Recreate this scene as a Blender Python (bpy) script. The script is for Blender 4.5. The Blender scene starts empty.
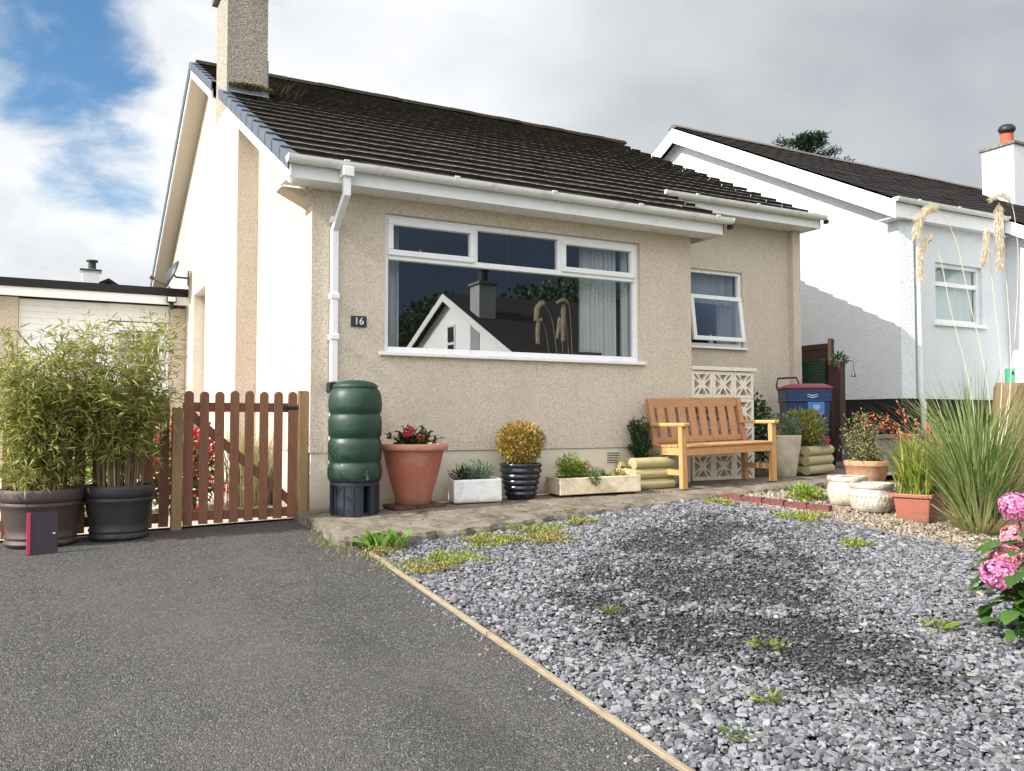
import bpy, math, random
import numpy as np
from mathutils import Vector, Matrix, Euler
random.seed(7); rng = np.random.default_rng(11)
S = bpy.context.scene; COL = S.collection; PI = math.pi
R = math.radians

# ------------------------------------------------------------------ camera, light, exposure
cd = bpy.data.cameras.new('camera'); cam = bpy.data.objects.new('camera', cd); COL.objects.link(cam)
cd.sensor_width = 36; cd.lens = 850/1024*36; cd.clip_end = 2000; cd.clip_start = .05
cam.location = (-1.8832, -7.1664, .756); cam.rotation_euler = (R(90+2.392), 0, R(-28.075))
S.camera = cam
S.view_settings.view_transform = 'Standard'; S.view_settings.look = 'None'
S.view_settings.gamma = 1; S.view_settings.use_curve_mapping = False
S.view_settings.exposure = .85
sd = Vector((1, .025, -.705)).normalized()
sl = bpy.data.lights.new('sun', 'SUN'); sl.energy = 4.0; sl.angle = R(.5); sl.color = (1, .94, .85)
so = bpy.data.objects.new('sun', sl); COL.objects.link(so)
so.rotation_euler = sd.to_track_quat('-Z', 'Y').to_euler(); so.location = (-8, -4, 9)
W = bpy.data.worlds.new('World'); S.world = W; W.use_nodes = True

class NT:
    """small node-graph writer"""
    def __init__(s, tree): s.t = tree; s.n = tree.nodes; s.l = tree.links
    def put(s, sock, v):
        if isinstance(v, bpy.types.NodeSocket): s.l.new(v, sock)
        elif v is not None:
            if hasattr(sock.default_value, '__len__') and not hasattr(v, '__len__'): v = (v,)*len(sock.default_value)
            if hasattr(v, '__len__') and len(sock.default_value) == 4 and len(v) == 3: v = (*v, 1)
            sock.default_value = v
    def add(s, typ, ins=None, **props):
        n = s.n.new(typ)
        for k, v in props.items(): setattr(n, k, v)
        for k, v in (ins or {}).items(): s.put(n.inputs[k], v)
        return n
    def math(s, op, a, b=None, c=None, clamp=False):
        n = s.add('ShaderNodeMath', operation=op, use_clamp=clamp); s.put(n.inputs[0], a)
        if b is not None: s.put(n.inputs[1], b)
        if c is not None: s.put(n.inputs[2], c)
        return n.outputs[0]
    def mix(s, f, a, b, mode='MIX'):
        n = s.add('ShaderNodeMix', data_type='RGBA', blend_type=mode, clamp_factor=True)
        s.put(n.inputs[0], f); s.put(n.inputs[6], a); s.put(n.inputs[7], b); return n.outputs[2]
    def noise(s, vec, scale, detail=4, rough=.55, dist=0):
        n = s.add('ShaderNodeTexNoise', {'Scale': scale, 'Detail': detail, 'Roughness': rough, 'Distortion': dist})
        if vec is not None: s.put(n.inputs['Vector'], vec)
        return n.outputs[0]
    def vor(s, vec, scale, feature='F1'):
        n = s.add('ShaderNodeTexVoronoi', {'Scale': scale}, feature=feature)
        if vec is not None: s.put(n.inputs['Vector'], vec)
        return n
    def ramp(s, f, stops, interp='LINEAR'):
        n = s.add('ShaderNodeValToRGB'); n.color_ramp.interpolation = interp; e = n.color_ramp.elements
        while len(e) < len(stops): e.new(.5)
        for el, (p, c) in zip(e, stops):
            el.position = p; el.color = (*c, 1) if hasattr(c, '__len__') else (c, c, c, 1)
        s.put(n.inputs[0], f); return n.outputs[0]
    def mr(s, v, a, b, c=0, d=1, smooth=True):
        n = s.add('ShaderNodeMapRange', interpolation_type='SMOOTHSTEP' if smooth else 'LINEAR')
        for i, x in enumerate((v, a, b, c, d)): s.put(n.inputs[i], x)
        return n.outputs[0]
    def bump(s, h, strength=.5, dist=.01, normal=None):
        n = s.add('ShaderNodeBump', {'Strength': strength, 'Distance': dist, 'Height': h})
        if normal is not None: s.put(n.inputs['Normal'], normal)
        return n.outputs[0]
    def scale(s, vec, sc):
        n = s.add('ShaderNodeVectorMath', operation='MULTIPLY'); s.put(n.inputs[0], vec); s.put(n.inputs[1], sc); return n.outputs[0]

# ------------------------------------------------------------------ sky: blue air with broken cloud, by direction
w = NT(W.node_tree); w.n.clear()
dirv = w.add('ShaderNodeTexCoord').outputs['Generated']
sky = w.add('ShaderNodeTexSky', sky_type='NISHITA', sun_disc=False, sun_elevation=R(35.2), sun_rotation=R(268.5), air_density=1.0, dust_density=.6, ozone_density=1.5)
def near(d, a0, a1, v=dirv):
    n = w.add('ShaderNodeVectorMath', operation='DOT_PRODUCT'); w.put(n.inputs[0], v); n.inputs[1].default_value = Vector(d).normalized()
    return w.mr(n.outputs['Value'], math.cos(R(a0)), math.cos(R(a1)))
cl_vec = w.scale(dirv, (1, 1, 1.9))
n1 = w.noise(cl_vec, 4.2, 10, .58, .5); n2 = w.noise(cl_vec, 11, 9, .6, .4); n3 = w.noise(cl_vec, 1.6, 3, .45); n4 = w.noise(cl_vec, 5.0, 5, .5, .2)
SKYDIR = {}
def sdir(x, y):
    f = 850.; p = R(2.392); a = R(61.925)
    h = Vector((math.cos(a), math.sin(a), 0)); r = Vector((h.y, -h.x, 0)); u = Vector((0, 0, 1))
    return (h*math.cos(p)+u*math.sin(p)) + r*((x-512)/f) - (-h*math.sin(p)+u*math.cos(p))*((y-385.5)/f)
blue = w.math('MAXIMUM', near(sdir(58, 58), 6.6, .6), w.math('MAXIMUM', w.math('MULTIPLY', near(sdir(98, 165), 5.5, 1), .8), w.math('MULTIPLY', near(sdir(118, 218), 3.2, .4), .65)))
rightc = near(sdir(800, 120), 32, 18)
cov = w.math('ADD', w.math('MULTIPLY', n1, 1.0), w.math('MULTIPLY', n2, .6))
cov = w.math('ADD', w.math('ADD', cov, w.math('MULTIPLY', rightc, .25)), w.math('MULTIPLY', blue, -.55))
cover = w.mr(cov, .28, .70)
bright = near(sdir(330, 40), 20, 4)                       # thin bright cloud above the roof
cumul = near(sdir(60, 235), 9, 3)                        # the white heap low on the left
grey = near(sdir(800, 60), 22, 6)                         # grey base on the right
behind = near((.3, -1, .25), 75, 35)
val = w.math('ADD', .585, w.math('MULTIPLY', bright, .15))
val = w.math('ADD', val, w.math('MULTIPLY', cumul, .10))
val = w.math('SUBTRACT', val, w.math('MULTIPLY', grey, .09))
val = w.math('ADD', val, w.math('MULTIPLY', w.math('SUBTRACT', n4, .5), .30))
val = w.math('ADD', val, w.math('MULTIPLY', w.math('MULTIPLY', w.math('SUBTRACT', n2, .5), near(sdir(30, 120), 16, 7)), .35))
val = w.math('ADD', val, w.math('MULTIPLY', w.math('SUBTRACT', n3, .5), .30))
mirror = near((sdir(500, 285).x, -sdir(500, 285).y, sdir(500, 285).z), 27, 15)  # added patch of sky, darkened and blued for the picture window's reflection
val = w.math('MULTIPLY', val, w.math('ADD', 1, w.math('MULTIPLY', behind, 1.25)))  # unseen cloud behind the camera brightened, added fill for the front wall
val = w.math('MULTIPLY', val, w.math('ADD', 1, w.math('MULTIPLY', near((-1, -.15, .42), 62, 25), 1.9)))  # out-of-view cloud on the sun side brightened, added to lift shaded walls
val = w.math('MULTIPLY', val, w.math('SUBTRACT', 1, w.math('MULTIPLY', mirror, .905)))
tint = w.ramp(val, [(0, (.86, .93, 1.02)), (.45, (.90, .955, 1.02)), (.8, (.965, .98, 1.0)), (1, (1, 1, 1))])
ccol = w.mix(1.0, tint, w.add('ShaderNodeCombineColor', {0: val, 1: val, 2: val}).outputs[0], 'MULTIPLY')
b1 = w.add('ShaderNodeBackground', {'Color': w.mix(1.0, sky.outputs[0], (.62, .88, 1.0), 'MULTIPLY'), 'Strength': .09})
ccol = w.mix(w.math('MULTIPLY', mirror, .9), ccol, w.mix(1.0, ccol, (.60, .80, 1.12), 'MULTIPLY'))
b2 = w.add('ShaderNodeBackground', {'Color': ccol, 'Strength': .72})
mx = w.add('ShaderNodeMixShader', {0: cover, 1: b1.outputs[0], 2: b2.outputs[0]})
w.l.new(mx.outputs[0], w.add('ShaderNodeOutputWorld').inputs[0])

# ------------------------------------------------------------------ materials
def newmat(name):
    m = bpy.data.materials.new(name); m.use_nodes = True; t = NT(m.node_tree); t.n.clear()
    out = t.add('ShaderNodeOutputMaterial'); return m, t, out
def pr(t, out, col, rough=.7, normal=None, spec=.4, **kw):
    b = t.add('ShaderNodeBsdfPrincipled'); t.put(b.inputs['Base Color'], col); t.put(b.inputs['Roughness'], rough)
    b.inputs['Specular IOR Level'].default_value = spec
    if normal is not None: t.put(b.inputs['Normal'], normal)
    for k, v in kw.items(): t.put(b.inputs[k.replace('_', ' ')], v)
    t.l.new(b.outputs[0], out.inputs[0]); return b
def oc(t): return t.add('ShaderNodeTexCoord').outputs['Object']
def island(t): return t.add('ShaderNodeNewGeometry').outputs['Random Per Island']

def m_plain(name, col, rough=.5, var=.12, nscale=9, bumps=.0, spec=.4, dirt=None, dscale=4, splash=None, **kw):
    m, t, out = newmat(name); v = oc(t)
    n = t.noise(v, nscale, 6, .6)
    c = t.mix(n, tuple(x*(1-var) for x in col), tuple(min(1, x*(1+var)) for x in col))
    if dirt:
        d = t.mr(t.noise(v, dscale, 8, .65, .4), .52, .72); c = t.mix(t.math('MULTIPLY', d, dirt[1]), c, dirt[0])
    if splash:
        z = t.add('ShaderNodeSeparateXYZ', {0: v}).outputs[2]
        c = t.mix(t.mr(t.math('ADD', z, t.math('MULTIPLY', t.math('SUBTRACT', t.noise(v, 16, 7, .7), .5), splash[0]*1.6)), 0, splash[0], splash[2], 0), c, splash[1])
        c = t.mix(t.mr(t.noise(t.scale(v, (14, 14, 1.2)), 2.2, 5, .65), .54, .74, 0, .30), c, tuple(.5*x+.5*y for x, y in zip(col, splash[1])))
    nb = t.bump(t.noise(v, nscale*8, 5, .6), bumps, .004) if bumps else None
    rr = t.mr(t.noise(v, nscale*2, 4), .3, .7, rough-.06, rough+.08)
    pr(t, out, c, rr, nb, spec, **kw); return m

def m_dash(name, base, dark, light, sc=125, strength=.65, streak=.25):
    """pebble-dashed render: loose small chips of mixed colour"""
    m, t, out = newmat(name); v = oc(t)
    vo = t.vor(v, sc); sep = t.add('ShaderNodeSeparateColor', {0: vo.outputs['Color']})
    c = t.ramp(sep.outputs[0], [(0, dark), (.035, tuple(a*.4+b*.6 for a, b in zip(dark, base))), (.10, tuple(x*.90 for x in base)), (.5, base), (.8, light), (1, tuple(x*.84 for x in base))])
    vo2 = t.vor(v, sc*.62); s2 = t.add('ShaderNodeSeparateColor', {0: vo2.outputs['Color']})
    c = t.mix(t.mr(s2.outputs[1], .86, .97, 0, .42), c, tuple(x*.55 for x in base))
    big = t.noise(t.scale(v, (1, 1, .35)), 1.6, 6, .6)
    c = t.mix(t.mr(big, .45, .75, 0, streak), c, tuple(x*.7 for x in base))
    c = t.mix(t.mr(t.noise(t.scale(v, (1, 1, .12)), 7, 5, .6), .55, .75, 0, .22), c, tuple(x*.62 for x in base))
    h = t.math('ADD', t.math('SUBTRACT', 1, vo.outputs['Distance']), t.math('MULTIPLY', sep.outputs[1], .8))
    pr(t, out, c, .9, t.bump(h, strength, .012), .2); return m

def m_render(name, col, bumpy=.5, stain=None, st=.5, zlo=None):
    m, t, out = newmat(name); v = oc(t)
    n = t.noise(v, 3, 8, .6); c = t.mix(n, tuple(x*.9 for x in col), col)
    if stain:
        c = t.mix(t.math('MULTIPLY', t.mr(t.noise(t.scale(v, (1, 1, .6)), 2.2, 8, .7, .5), .5, .75), st), c, stain)
    if zlo:   # splashed soil along the foot of the wall
        z = t.add('ShaderNodeSeparateXYZ', {0: v}).outputs[2]
        f = t.mr(t.math('ADD', z, t.math('MULTIPLY', t.noise(v, 9, 6, .7), .16)), zlo[0], zlo[1], .85, 0)
        c = t.mix(f, c, zlo[2])
    h = t.math('ADD', t.noise(v, 26, 6, .65), t.math('MULTIPLY', t.noise(v, 90, 3), .4))
    pr(t, out, c, .85, t.bump(h, bumpy, .02), .2); return m

def m_wood(name, col, axis='z', var=.3, rough=.62, sc=5, dark=(.05, .03, .02)):
    m, t, out = newmat(name); v = oc(t); k = {'x': (1.2, 16, 16), 'y': (16, 1.2, 16), 'z': (16, 16, 1.2)}[axis]
    r = island(t); sh = t.add('ShaderNodeVectorMath', operation='ADD'); t.put(sh.inputs[0], t.scale(v, k))
    cx = t.add('ShaderNodeCombineXYZ', {0: t.math('MULTIPLY', r, 37), 1: t.math('MULTIPLY', r, 91), 2: t.math('MULTIPLY', r, 53)}); t.put(sh.inputs[1], cx.outputs[0])
    g = t.noise(sh.outputs[0], sc, 7, .62, 1.2)
    c = t.ramp(g, [(.25, tuple(x*(1-var*1.3) for x in col)), (.5, col), (.72, tuple(min(1, x*(1+var)) for x in col))])
    c = t.mix(t.mr(t.noise(v, 14, 3), .66, .76, 0, .5), c, dark)
    c = t.mix(t.mr(r, 0, 1, 0, .35, False), c, tuple(x*.72 for x in col))
    c = t.mix(t.mr(t.noise(v, 3.3, 7, .7, .4), .50, .72, 0, .38), c, tuple(.45*x+.55*y for x, y in zip(col, (.20, .185, .16))))
    pr(t, out, c, rough, t.bump(g, .35, .005), .3); return m

def m_leaf(name, cols, trans=.3, rough=.5, spec=.35):
    m, t, out = newmat(name)
    r = island(t); k = len(cols)-1
    c = t.ramp(r, [(i/max(1, k), x) for i, x in enumerate(cols)])
    b = t.add('ShaderNodeBsdfPrincipled', {'Base Color': c, 'Roughness': rough, 'Specular IOR Level': spec})
    tr = t.add('ShaderNodeBsdfTranslucent', {'Color': c})
    mxs = t.add('ShaderNodeMixShader', {0: trans, 1: b.outputs[0], 2: tr.outputs[0]})
    t.l.new(mxs.outputs[0], out.inputs[0]); return m

def m_glass(name, tint=(.75, .8, .8), base=.07, k=1.5):
    m, t, out = newmat(name)
    ge = t.add('ShaderNodeNewGeometry'); dt = t.add('ShaderNodeVectorMath', operation='DOT_PRODUCT'); t.put(dt.inputs[0], ge.outputs['Normal']); t.put(dt.inputs[1], ge.outputs['Incoming'])
    fr = t.math('ADD', .04, t.math('MULTIPLY', .96, t.math('POWER', t.math('SUBTRACT', 1, t.math('ABSOLUTE', dt.outputs['Value'])), 5)))
    f = t.math('ADD', base, t.math('MULTIPLY', fr, k), clamp=True)
    tr = t.add('ShaderNodeBsdfTransparent', {'Color': tint}); gl = t.add('ShaderNodeBsdfGlossy', {'Roughness': .004, 'Color': (.95, .97, 1)})
    mxs = t.add('ShaderNodeMixShader', {0: f, 1: tr.outputs[0], 2: gl.outputs[0]}); t.l.new(mxs.outputs[0], out.inputs[0]); return m

def m_stone(name, cols, sc=14, bumpy=.7, patch=None):
    m, t, out = newmat(name); v = oc(t)
    n = t.noise(v, sc, 9, .68, .4); c = t.ramp(n, [(.3, cols[0]), (.5, cols[1]), (.7, cols[2])])
    c = t.mix(t.mr(t.noise(v, sc*6, 3), .6, .7, 0, .5), c, cols[0])
    if patch: c = t.mix(t.mr(t.noise(v, sc*.55, 8, .7, .8), .52, .64, 0, patch[1]), c, patch[0])
    h = t.math('ADD', n, t.math('MULTIPLY', t.noise(v, sc*7, 5, .7), .5))
    pr(t, out, c, .92, t.bump(h, bumpy, .02), .2); return m

M = {}
M['dash'] = m_dash('beige_pebbledash', (.69, .59, .48), (.37, .29, .21), (.78, .70, .60), streak=.22)
M['plinth'] = m_render('cream_plinth_render', (.66, .60, .50), .35, (.45, .40, .32), .4, (-.05, .34, (.20, .165, .12)))
M['white_render'] = m_render('white_rough_render', (.73, .76, .81), .9, (.58, .60, .62), .35)
M['white_smooth'] = m_render('white_smooth_render', (.80, .81, .84), .3)
M['upvc'] = m_plain('white_upvc', (.80, .81, .82), .32, .04, 5, dirt=((.42, .40, .36), .25), dscale=7)
M['gutter'] = m_plain('white_gutter_plastic', (.76, .76, .75), .36, .06, 6, dirt=((.36, .34, .29), .5), dscale=5)
M['soffit'] = m_plain('painted_soffit_board', (.62, .57, .50), .6, .06, 6)
M['black'] = m_plain('black_plastic', (.014, .015, .017), .45, .2, 10)
M['bitumen'] = m_plain('black_bitumen_paint', (.010, .011, .014), .75, .3, 5, .5)
M['verge'] = m_plain('slate_blue_verge_plastic', (.080, .105, .140), .5, .16, 6, dirt=((.28, .29, .28), .3), dscale=9)
M['lead'] = m_plain('grey_lead', (.13, .145, .165), .55, .25, 8, .3, dirt=((.30, .30, .28), .5), dscale=12)
M['glass'] = m_glass('window_glass', (.84, .9, .93), .19, 2.2); M['glass_n'] = m_glass('neighbour_window_glass', (.84, .90, .90), .06, 1.0)
M['curtain'] = m_plain('pale_curtain', (.85, .83, .80), .9, .08, 12)
M['blind'] = m_plain('pale_green_blind', (.50, .55, .55), .85, .04, 3)
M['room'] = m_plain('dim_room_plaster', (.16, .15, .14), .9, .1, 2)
def m_tile(name, top, edge, lichen, amt, aged=False):
    m, t, out = newmat(name); v = oc(t); r = island(t)
    n = t.noise(v, 5, 9, .65); c = t.mix(n, tuple(x*.55 for x in top), tuple(x*1.35 for x in top))
    c = t.mix(t.mr(r, 0, 1, 0, .45, False), c, tuple(x*.6 for x in top))
    c = t.mix(t.mr(t.noise(v, 26, 6, .7), .60, .70, 0, amt), c, lichen)
    c = t.mix(t.mr(t.noise(v, 1.1, 6, .6), .52, .68, 0, .3), c, (.035, .032, .015))
    if aged:
        zz = t.add('ShaderNodeSeparateXYZ', {0: v}).outputs[2]
        c = t.mix(t.math('MULTIPLY', t.mr(zz, 3.6, 5.9, -.1, .7), t.mr(t.noise(v, 2.2, 7, .7), .36, .58)), c, (.040, .035, .024))
        c = t.mix(t.math('MULTIPLY', t.mr(zz, 3.4, 5.6, .1, .8), t.mr(t.noise(v, 9, 6, .7), .56, .66)), c, (.085, .075, .028))
    pr(t, out, c, 1.0, t.bump(t.noise(v, 60, 6, .7), .5, .01), .04); return m
M['tile'] = m_tile('dark_concrete_tile', (.033, .029, .0265), None, (.20, .19, .16), .34, True)
M['tile_edge'] = m_tile('lichened_tile_edge', (.26, .243, .22), None, (.52, .50, .45), .95, True)
M['tile_n'] = m_tile('neighbour_dark_tile', (.040, .0365, .0375), None, (.12, .11, .10), .4)
M['tile_n_edge'] = m_tile('neighbour_tile_edge', (.058, .053, .053), None, (.14, .13, .12), .5)
M['mossy'] = m_stone('mossy_debris', ((.03, .025, .012), (.08, .065, .025), (.16, .13, .05)), 20)
M['wood_brown'] = m_wood('red_brown_stained_picket', (.235, .105, .062), 'z', .3, .6)
M['wood_brown_x'] = m_wood('red_brown_stained_rail', (.20, .088, .052), 'x', .3, .6)
M['wood_dark'] = m_wood('dark_brown_fence_board', (.052, .028, .022), 'z', .3, .65)
M['wood_post'] = m_wood('pale_weathered_post', (.30, .195, .10), 'z', .25, .7)
M['bench_x'] = m_wood('oiled_pine_x', (.52, .285, .115), 'x', .26, .5, 4, (.16, .06, .03))
M['bench_y'] = m_wood('oiled_pine_y', (.56, .32, .13), 'y', .26, .5, 4, (.16, .06, .03))
M['bench_z'] = m_wood('oiled_pine_z', (.54, .30, .12), 'z', .26, .5, 4, (.16, .06, .03))
M['bench_back'] = m_wood('shaded_pine_slats', (.44, .23, .115), 'z', .28, .55, 4, (.10, .04, .025))  # bench back: same pine darkened, the eave's shade put into its colour
M['bench_back_x'] = m_wood('shaded_pine_rail', (.42, .215, .105), 'x', .28, .55, 4, (.10, .04, .025))
M['log'] = m_wood('treated_pine_log', (.43, .37, .20), 'x', .2, .75, 4, (.2, .16, .07))
M['log_y'] = m_wood('treated_pine_log_side', (.38, .33, .19), 'y', .2, .75, 4, (.2, .16, .07))
M['log_end'] = m_stone('sawn_log_end', ((.30, .24, .12), (.42, .35, .19), (.50, .43, .25)), 18, .2)
M['concrete'] = m_stone('weathered_concrete', ((.105, .088, .068), (.19, .165, .132), (.27, .24, .195)), 6, .7, ((.055, .048, .036), .65))
M['conc_edge'] = m_stone('rough_concrete_edge', ((.06, .055, .045), (.17, .155, .125), (.30, .27, .22)), 9, 1.0)
M['pale_path'] = m_stone('pale_paving', ((.36, .33, .28), (.48, .45, .39), (.55, .52, .46)), 4, .3)
M['butt'] = m_plain('dark_green_plastic', (.006, .034, .021), .48, .15, 4, .06, .5, dirt=((.05, .07, .055), .35), dscale=7, splash=(.40, (.07, .07, .055), .3))
M['stand'] = m_plain('dark_navy_plastic', (.018, .022, .034), .5, .2, 8)
M['terracotta'] = m_plain('terracotta_plastic', (.34, .115, .075), .5, .08, 5, .1, dirt=((.44, .29, .23), .5), dscale=5, splash=(.12, (.15, .10, .07), .6))
M['terracotta_rim'] = m_plain('sunlit_terracotta_rim', (.46, .21, .155), .6, .10, 7, .1, dirt=((.55, .36, .28), .5), dscale=9)  # rim paler than the pot body: sunlight put into the colour
M['clay'] = m_stone('old_clay', ((.30, .15, .09), (.42, .23, .145), (.52, .33, .22)), 10, .35)
M['sink'] = m_plain('white_glazed_sink', (.74, .75, .76), .22, .05, 6, .05, .5, dirt=((.42, .34, .24), .4), dscale=9, splash=(.06, (.30, .25, .18), .7))
M['glazed'] = m_plain('black_glaze', (.010, .012, .018), .16, .3, 6, .1, .6)
M['trough'] = m_stone('cream_stone', ((.42, .35, .23), (.58, .50, .36), (.68, .60, .46)), 7, .4, ((.33, .27, .17), .4))
M['cream_pot'] = m_stone('cream_worn_pot', ((.32, .28, .20), (.48, .43, .33), (.56, .51, .41)), 7, .3)
M['stonepot'] = m_stone('lichen_stone_pot', ((.30, .26, .21), (.56, .50, .42), (.70, .65, .57)), 11, .9, ((.74, .70, .63), .7))
M['soil'] = m_stone('dark_soil', ((.015, .011, .008), (.04, .028, .018), (.08, .06, .04)), 30, 1.0)
M['pot_dark'] = m_plain('charcoal_plastic', (.028, .025, .027), .5, .2, 5, .08, .4, dirt=((.10, .075, .06), .4), dscale=4)
M['pot_brown'] = m_plain('dusty_brown_plastic', (.062, .043, .040), .55, .2, 5, .08, .4, dirt=((.16, .12, .10), .5), dscale=4)
M['bin_blue'] = m_plain('navy_blue_plastic', (.012, .036, .120), .42, .12, 4, .1, dirt=((.05, .07, .12), .3))
M['bin_lid'] = m_plain('faded_red_plastic', (.24, .028, .040), .45, .15, 5)
M['bin_label'] = m_plain('bright_blue_plastic', (.045, .17, .46), .4, .06, 5)
M['pale_ink'] = m_plain('pale_print', (.52, .58, .66), .6, .05, 8)
M['green_slat'] = m_plain('dark_green_slats', (.012, .045, .028), .5, .25, 6)
M['brick_red'] = m_stone('maroon_brick', ((.095, .036, .036), (.165, .062, .060), (.235, .10, .09)), 16, .5)
M['brick_dark'] = m_stone('dark_brick', ((.05, .03, .025), (.10, .055, .042), (.16, .09, .07)), 16, .5)
M['grey_wall'] = m_stone('grey_blockwork', ((.10, .095, .085), (.19, .18, .16), (.30, .285, .26)), 8, .8)
M['screen'] = m_plain('cream_painted_block', (.68, .63, .54), .8, .08, 6, .3, dirt=((.34, .30, .24), .45), dscale=5)
M['plate'] = m_plain('slate_plaque', (.030, .034, .038), .5, .2, 20)
M['white_ink'] = m_plain('white_paint', (.80, .80, .78), .5, .03, 8)
M['metal'] = m_plain('dark_grey_metal', (.07, .075, .085), .4, .15, 8, Metallic=.5)
M['navy'] = m_plain('navy_card', (.024, .018, .028), .5, .15, 6)
M['red_edge'] = m_plain('red_edge', (.42, .03, .07), .5, .1, 6)
M['edging'] = m_wood('tan_timber_edging', (.31, .255, .18), 'y', .4, .8, 5)
M['bark'] = m_wood('brown_bark', (.10, .065, .04), 'z', .35, .9)
M['cane'] = m_leaf('bamboo_cane', [(.13, .10, .05), (.26, .19, .09), (.16, .085, .055), (.34, .27, .14)], 0, .5)
M['twig'] = m_leaf('brown_twig', [(.07, .045, .03), (.13, .085, .055)], 0, .8)
M['bamboo'] = m_leaf('bamboo_leaf', [(.11, .15, .028), (.24, .28, .055), (.38, .38, .10), (.16, .20, .035), (.50, .46, .20), (.31, .31, .075)], .38, .45)
M['gold'] = m_leaf('golden_leaf', [(.34, .20, .035), (.46, .31, .06), (.22, .17, .03), (.50, .38, .10), (.15, .13, .03), (.38, .22, .04)], .25)
M['yellowgreen'] = m_leaf('yellow_green_leaf', [(.12, .16, .025), (.30, .30, .05), (.42, .38, .07), (.07, .11, .02)], .25)
M['deep'] = m_leaf('deep_green_leaf', [(.018, .045, .015), (.035, .075, .022), (.055, .10, .03), (.025, .05, .02)], .2)
M['mid'] = m_leaf('mid_green_leaf', [(.05, .10, .02), (.09, .16, .03), (.13, .20, .045), (.06, .11, .03)], .3)
M['silver'] = m_leaf('silver_green_leaf', [(.10, .17, .11), (.16, .24, .15), (.20, .27, .19), (.08, .13, .07)], .2)
M['lime'] = m_leaf('lime_leaf', [(.16, .27, .03), (.26, .38, .05), (.34, .44, .08), (.12, .20, .03)], .4)
M['moss'] = m_leaf('moss_leaf', [(.14, .20, .03), (.23, .30, .05), (.30, .34, .07), (.26, .20, .06)], .2)
M['ochre'] = m_leaf('dry_orange_moss', [(.30, .22, .07), (.34, .29, .10), (.24, .26, .06), (.26, .20, .07)], .2)
M['blade'] = m_leaf('grass_blade', [(.08, .15, .04), (.15, .23, .06), (.23, .31, .09), (.33, .37, .14), (.11, .18, .05), (.46, .42, .22)], .3, .42)
M['iris'] = m_leaf('sword_leaf', [(.16, .24, .03), (.27, .36, .05), (.37, .43, .08), (.48, .44, .14), (.12, .18, .03)], .4, .4)
M['straw'] = m_leaf('straw_plume', [(.66, .58, .42), (.76, .69, .54), (.82, .76, .63), (.62, .53, .38)], .45, .8)
M['drygrass'] = m_leaf('dry_garden_grass', [(.40, .33, .16), (.52, .45, .26), (.30, .30, .12), (.58, .52, .34)], .3, .8)
M['pink'] = m_leaf('pink_petal', [(.60, .15, .38), (.71, .25, .48), (.78, .40, .60), (.55, .11, .33)], .3, .6)
M['pinkpale'] = m_leaf('pale_pink_petal', [(.72, .26, .38), (.80, .40, .48), (.66, .20, .30), (.78, .48, .50)], .3, .6)
M['red'] = m_leaf('red_petal', [(.50, .02, .04), (.62, .04, .06), (.72, .10, .12), (.60, .03, .10)], .3, .5)
M['coral'] = m_leaf('coral_petal', [(.68, .12, .06), (.74, .20, .12), (.62, .08, .05)], .3, .6)
M['edgeweed'] = m_leaf('half_dry_weed', [(.20, .22, .06), (.30, .27, .10), (.36, .28, .12), (.16, .20, .04)], .2)
M['weed'] = m_leaf('gravel_weed', [(.09, .15, .03), (.15, .22, .05), (.22, .28, .07), (.26, .24, .09)], .3)
M['pine'] = m_leaf('pine_needle', [(.012, .035, .018), (.025, .06, .03), (.045, .085, .045)], .1)
M['tree'] = m_leaf('tree_leaf', [(.02, .04, .012), (.04, .07, .02), (.06, .095, .03)], .2)
M['slate'] = None
def m_chip(name='slate_chip', k=1.0):
    m, t, out = newmat(name); r = island(t); v = oc(t)
    c = t.ramp(r, [(0, (.055, .057, .063)), (.25, (.10, .103, .113)), (.5, (.155, .159, .172)), (.72, (.20, .204, .219)), (.9, (.25, .255, .268)), (.955, (.075, .075, .08)), (.985, (.27, .24, .20)), (1, (.18, .16, .14))])
    c = t.mix(1.0, c, (k*1.06, k*1.065, k*1.10), 'MULTIPLY')
    c = t.mix(t.mr(t.noise(v, 45, 5, .7), .5, .75, 0, .4), c, (.085, .085, .09))
    pr(t, out, c, .62, t.bump(t.noise(v, 120, 3), .25, .003), .35); return m
M['slate'] = m_chip(); M['slate_dirty'] = m_chip('dirty_slate_chip', .46)
def m_pebble():
    m, t, out = newmat('cream_pebble'); r = island(t)
    c = t.ramp(r, [(0, (.11, .09, .065)), (.3, (.24, .20, .155)), (.6, (.35, .31, .245)), (.85, (.22, .16, .11)), (1, (.50, .46, .40))])
    pr(t, out, c, .7, None, .3); return m
M['pebble'] = m_pebble()
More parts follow.
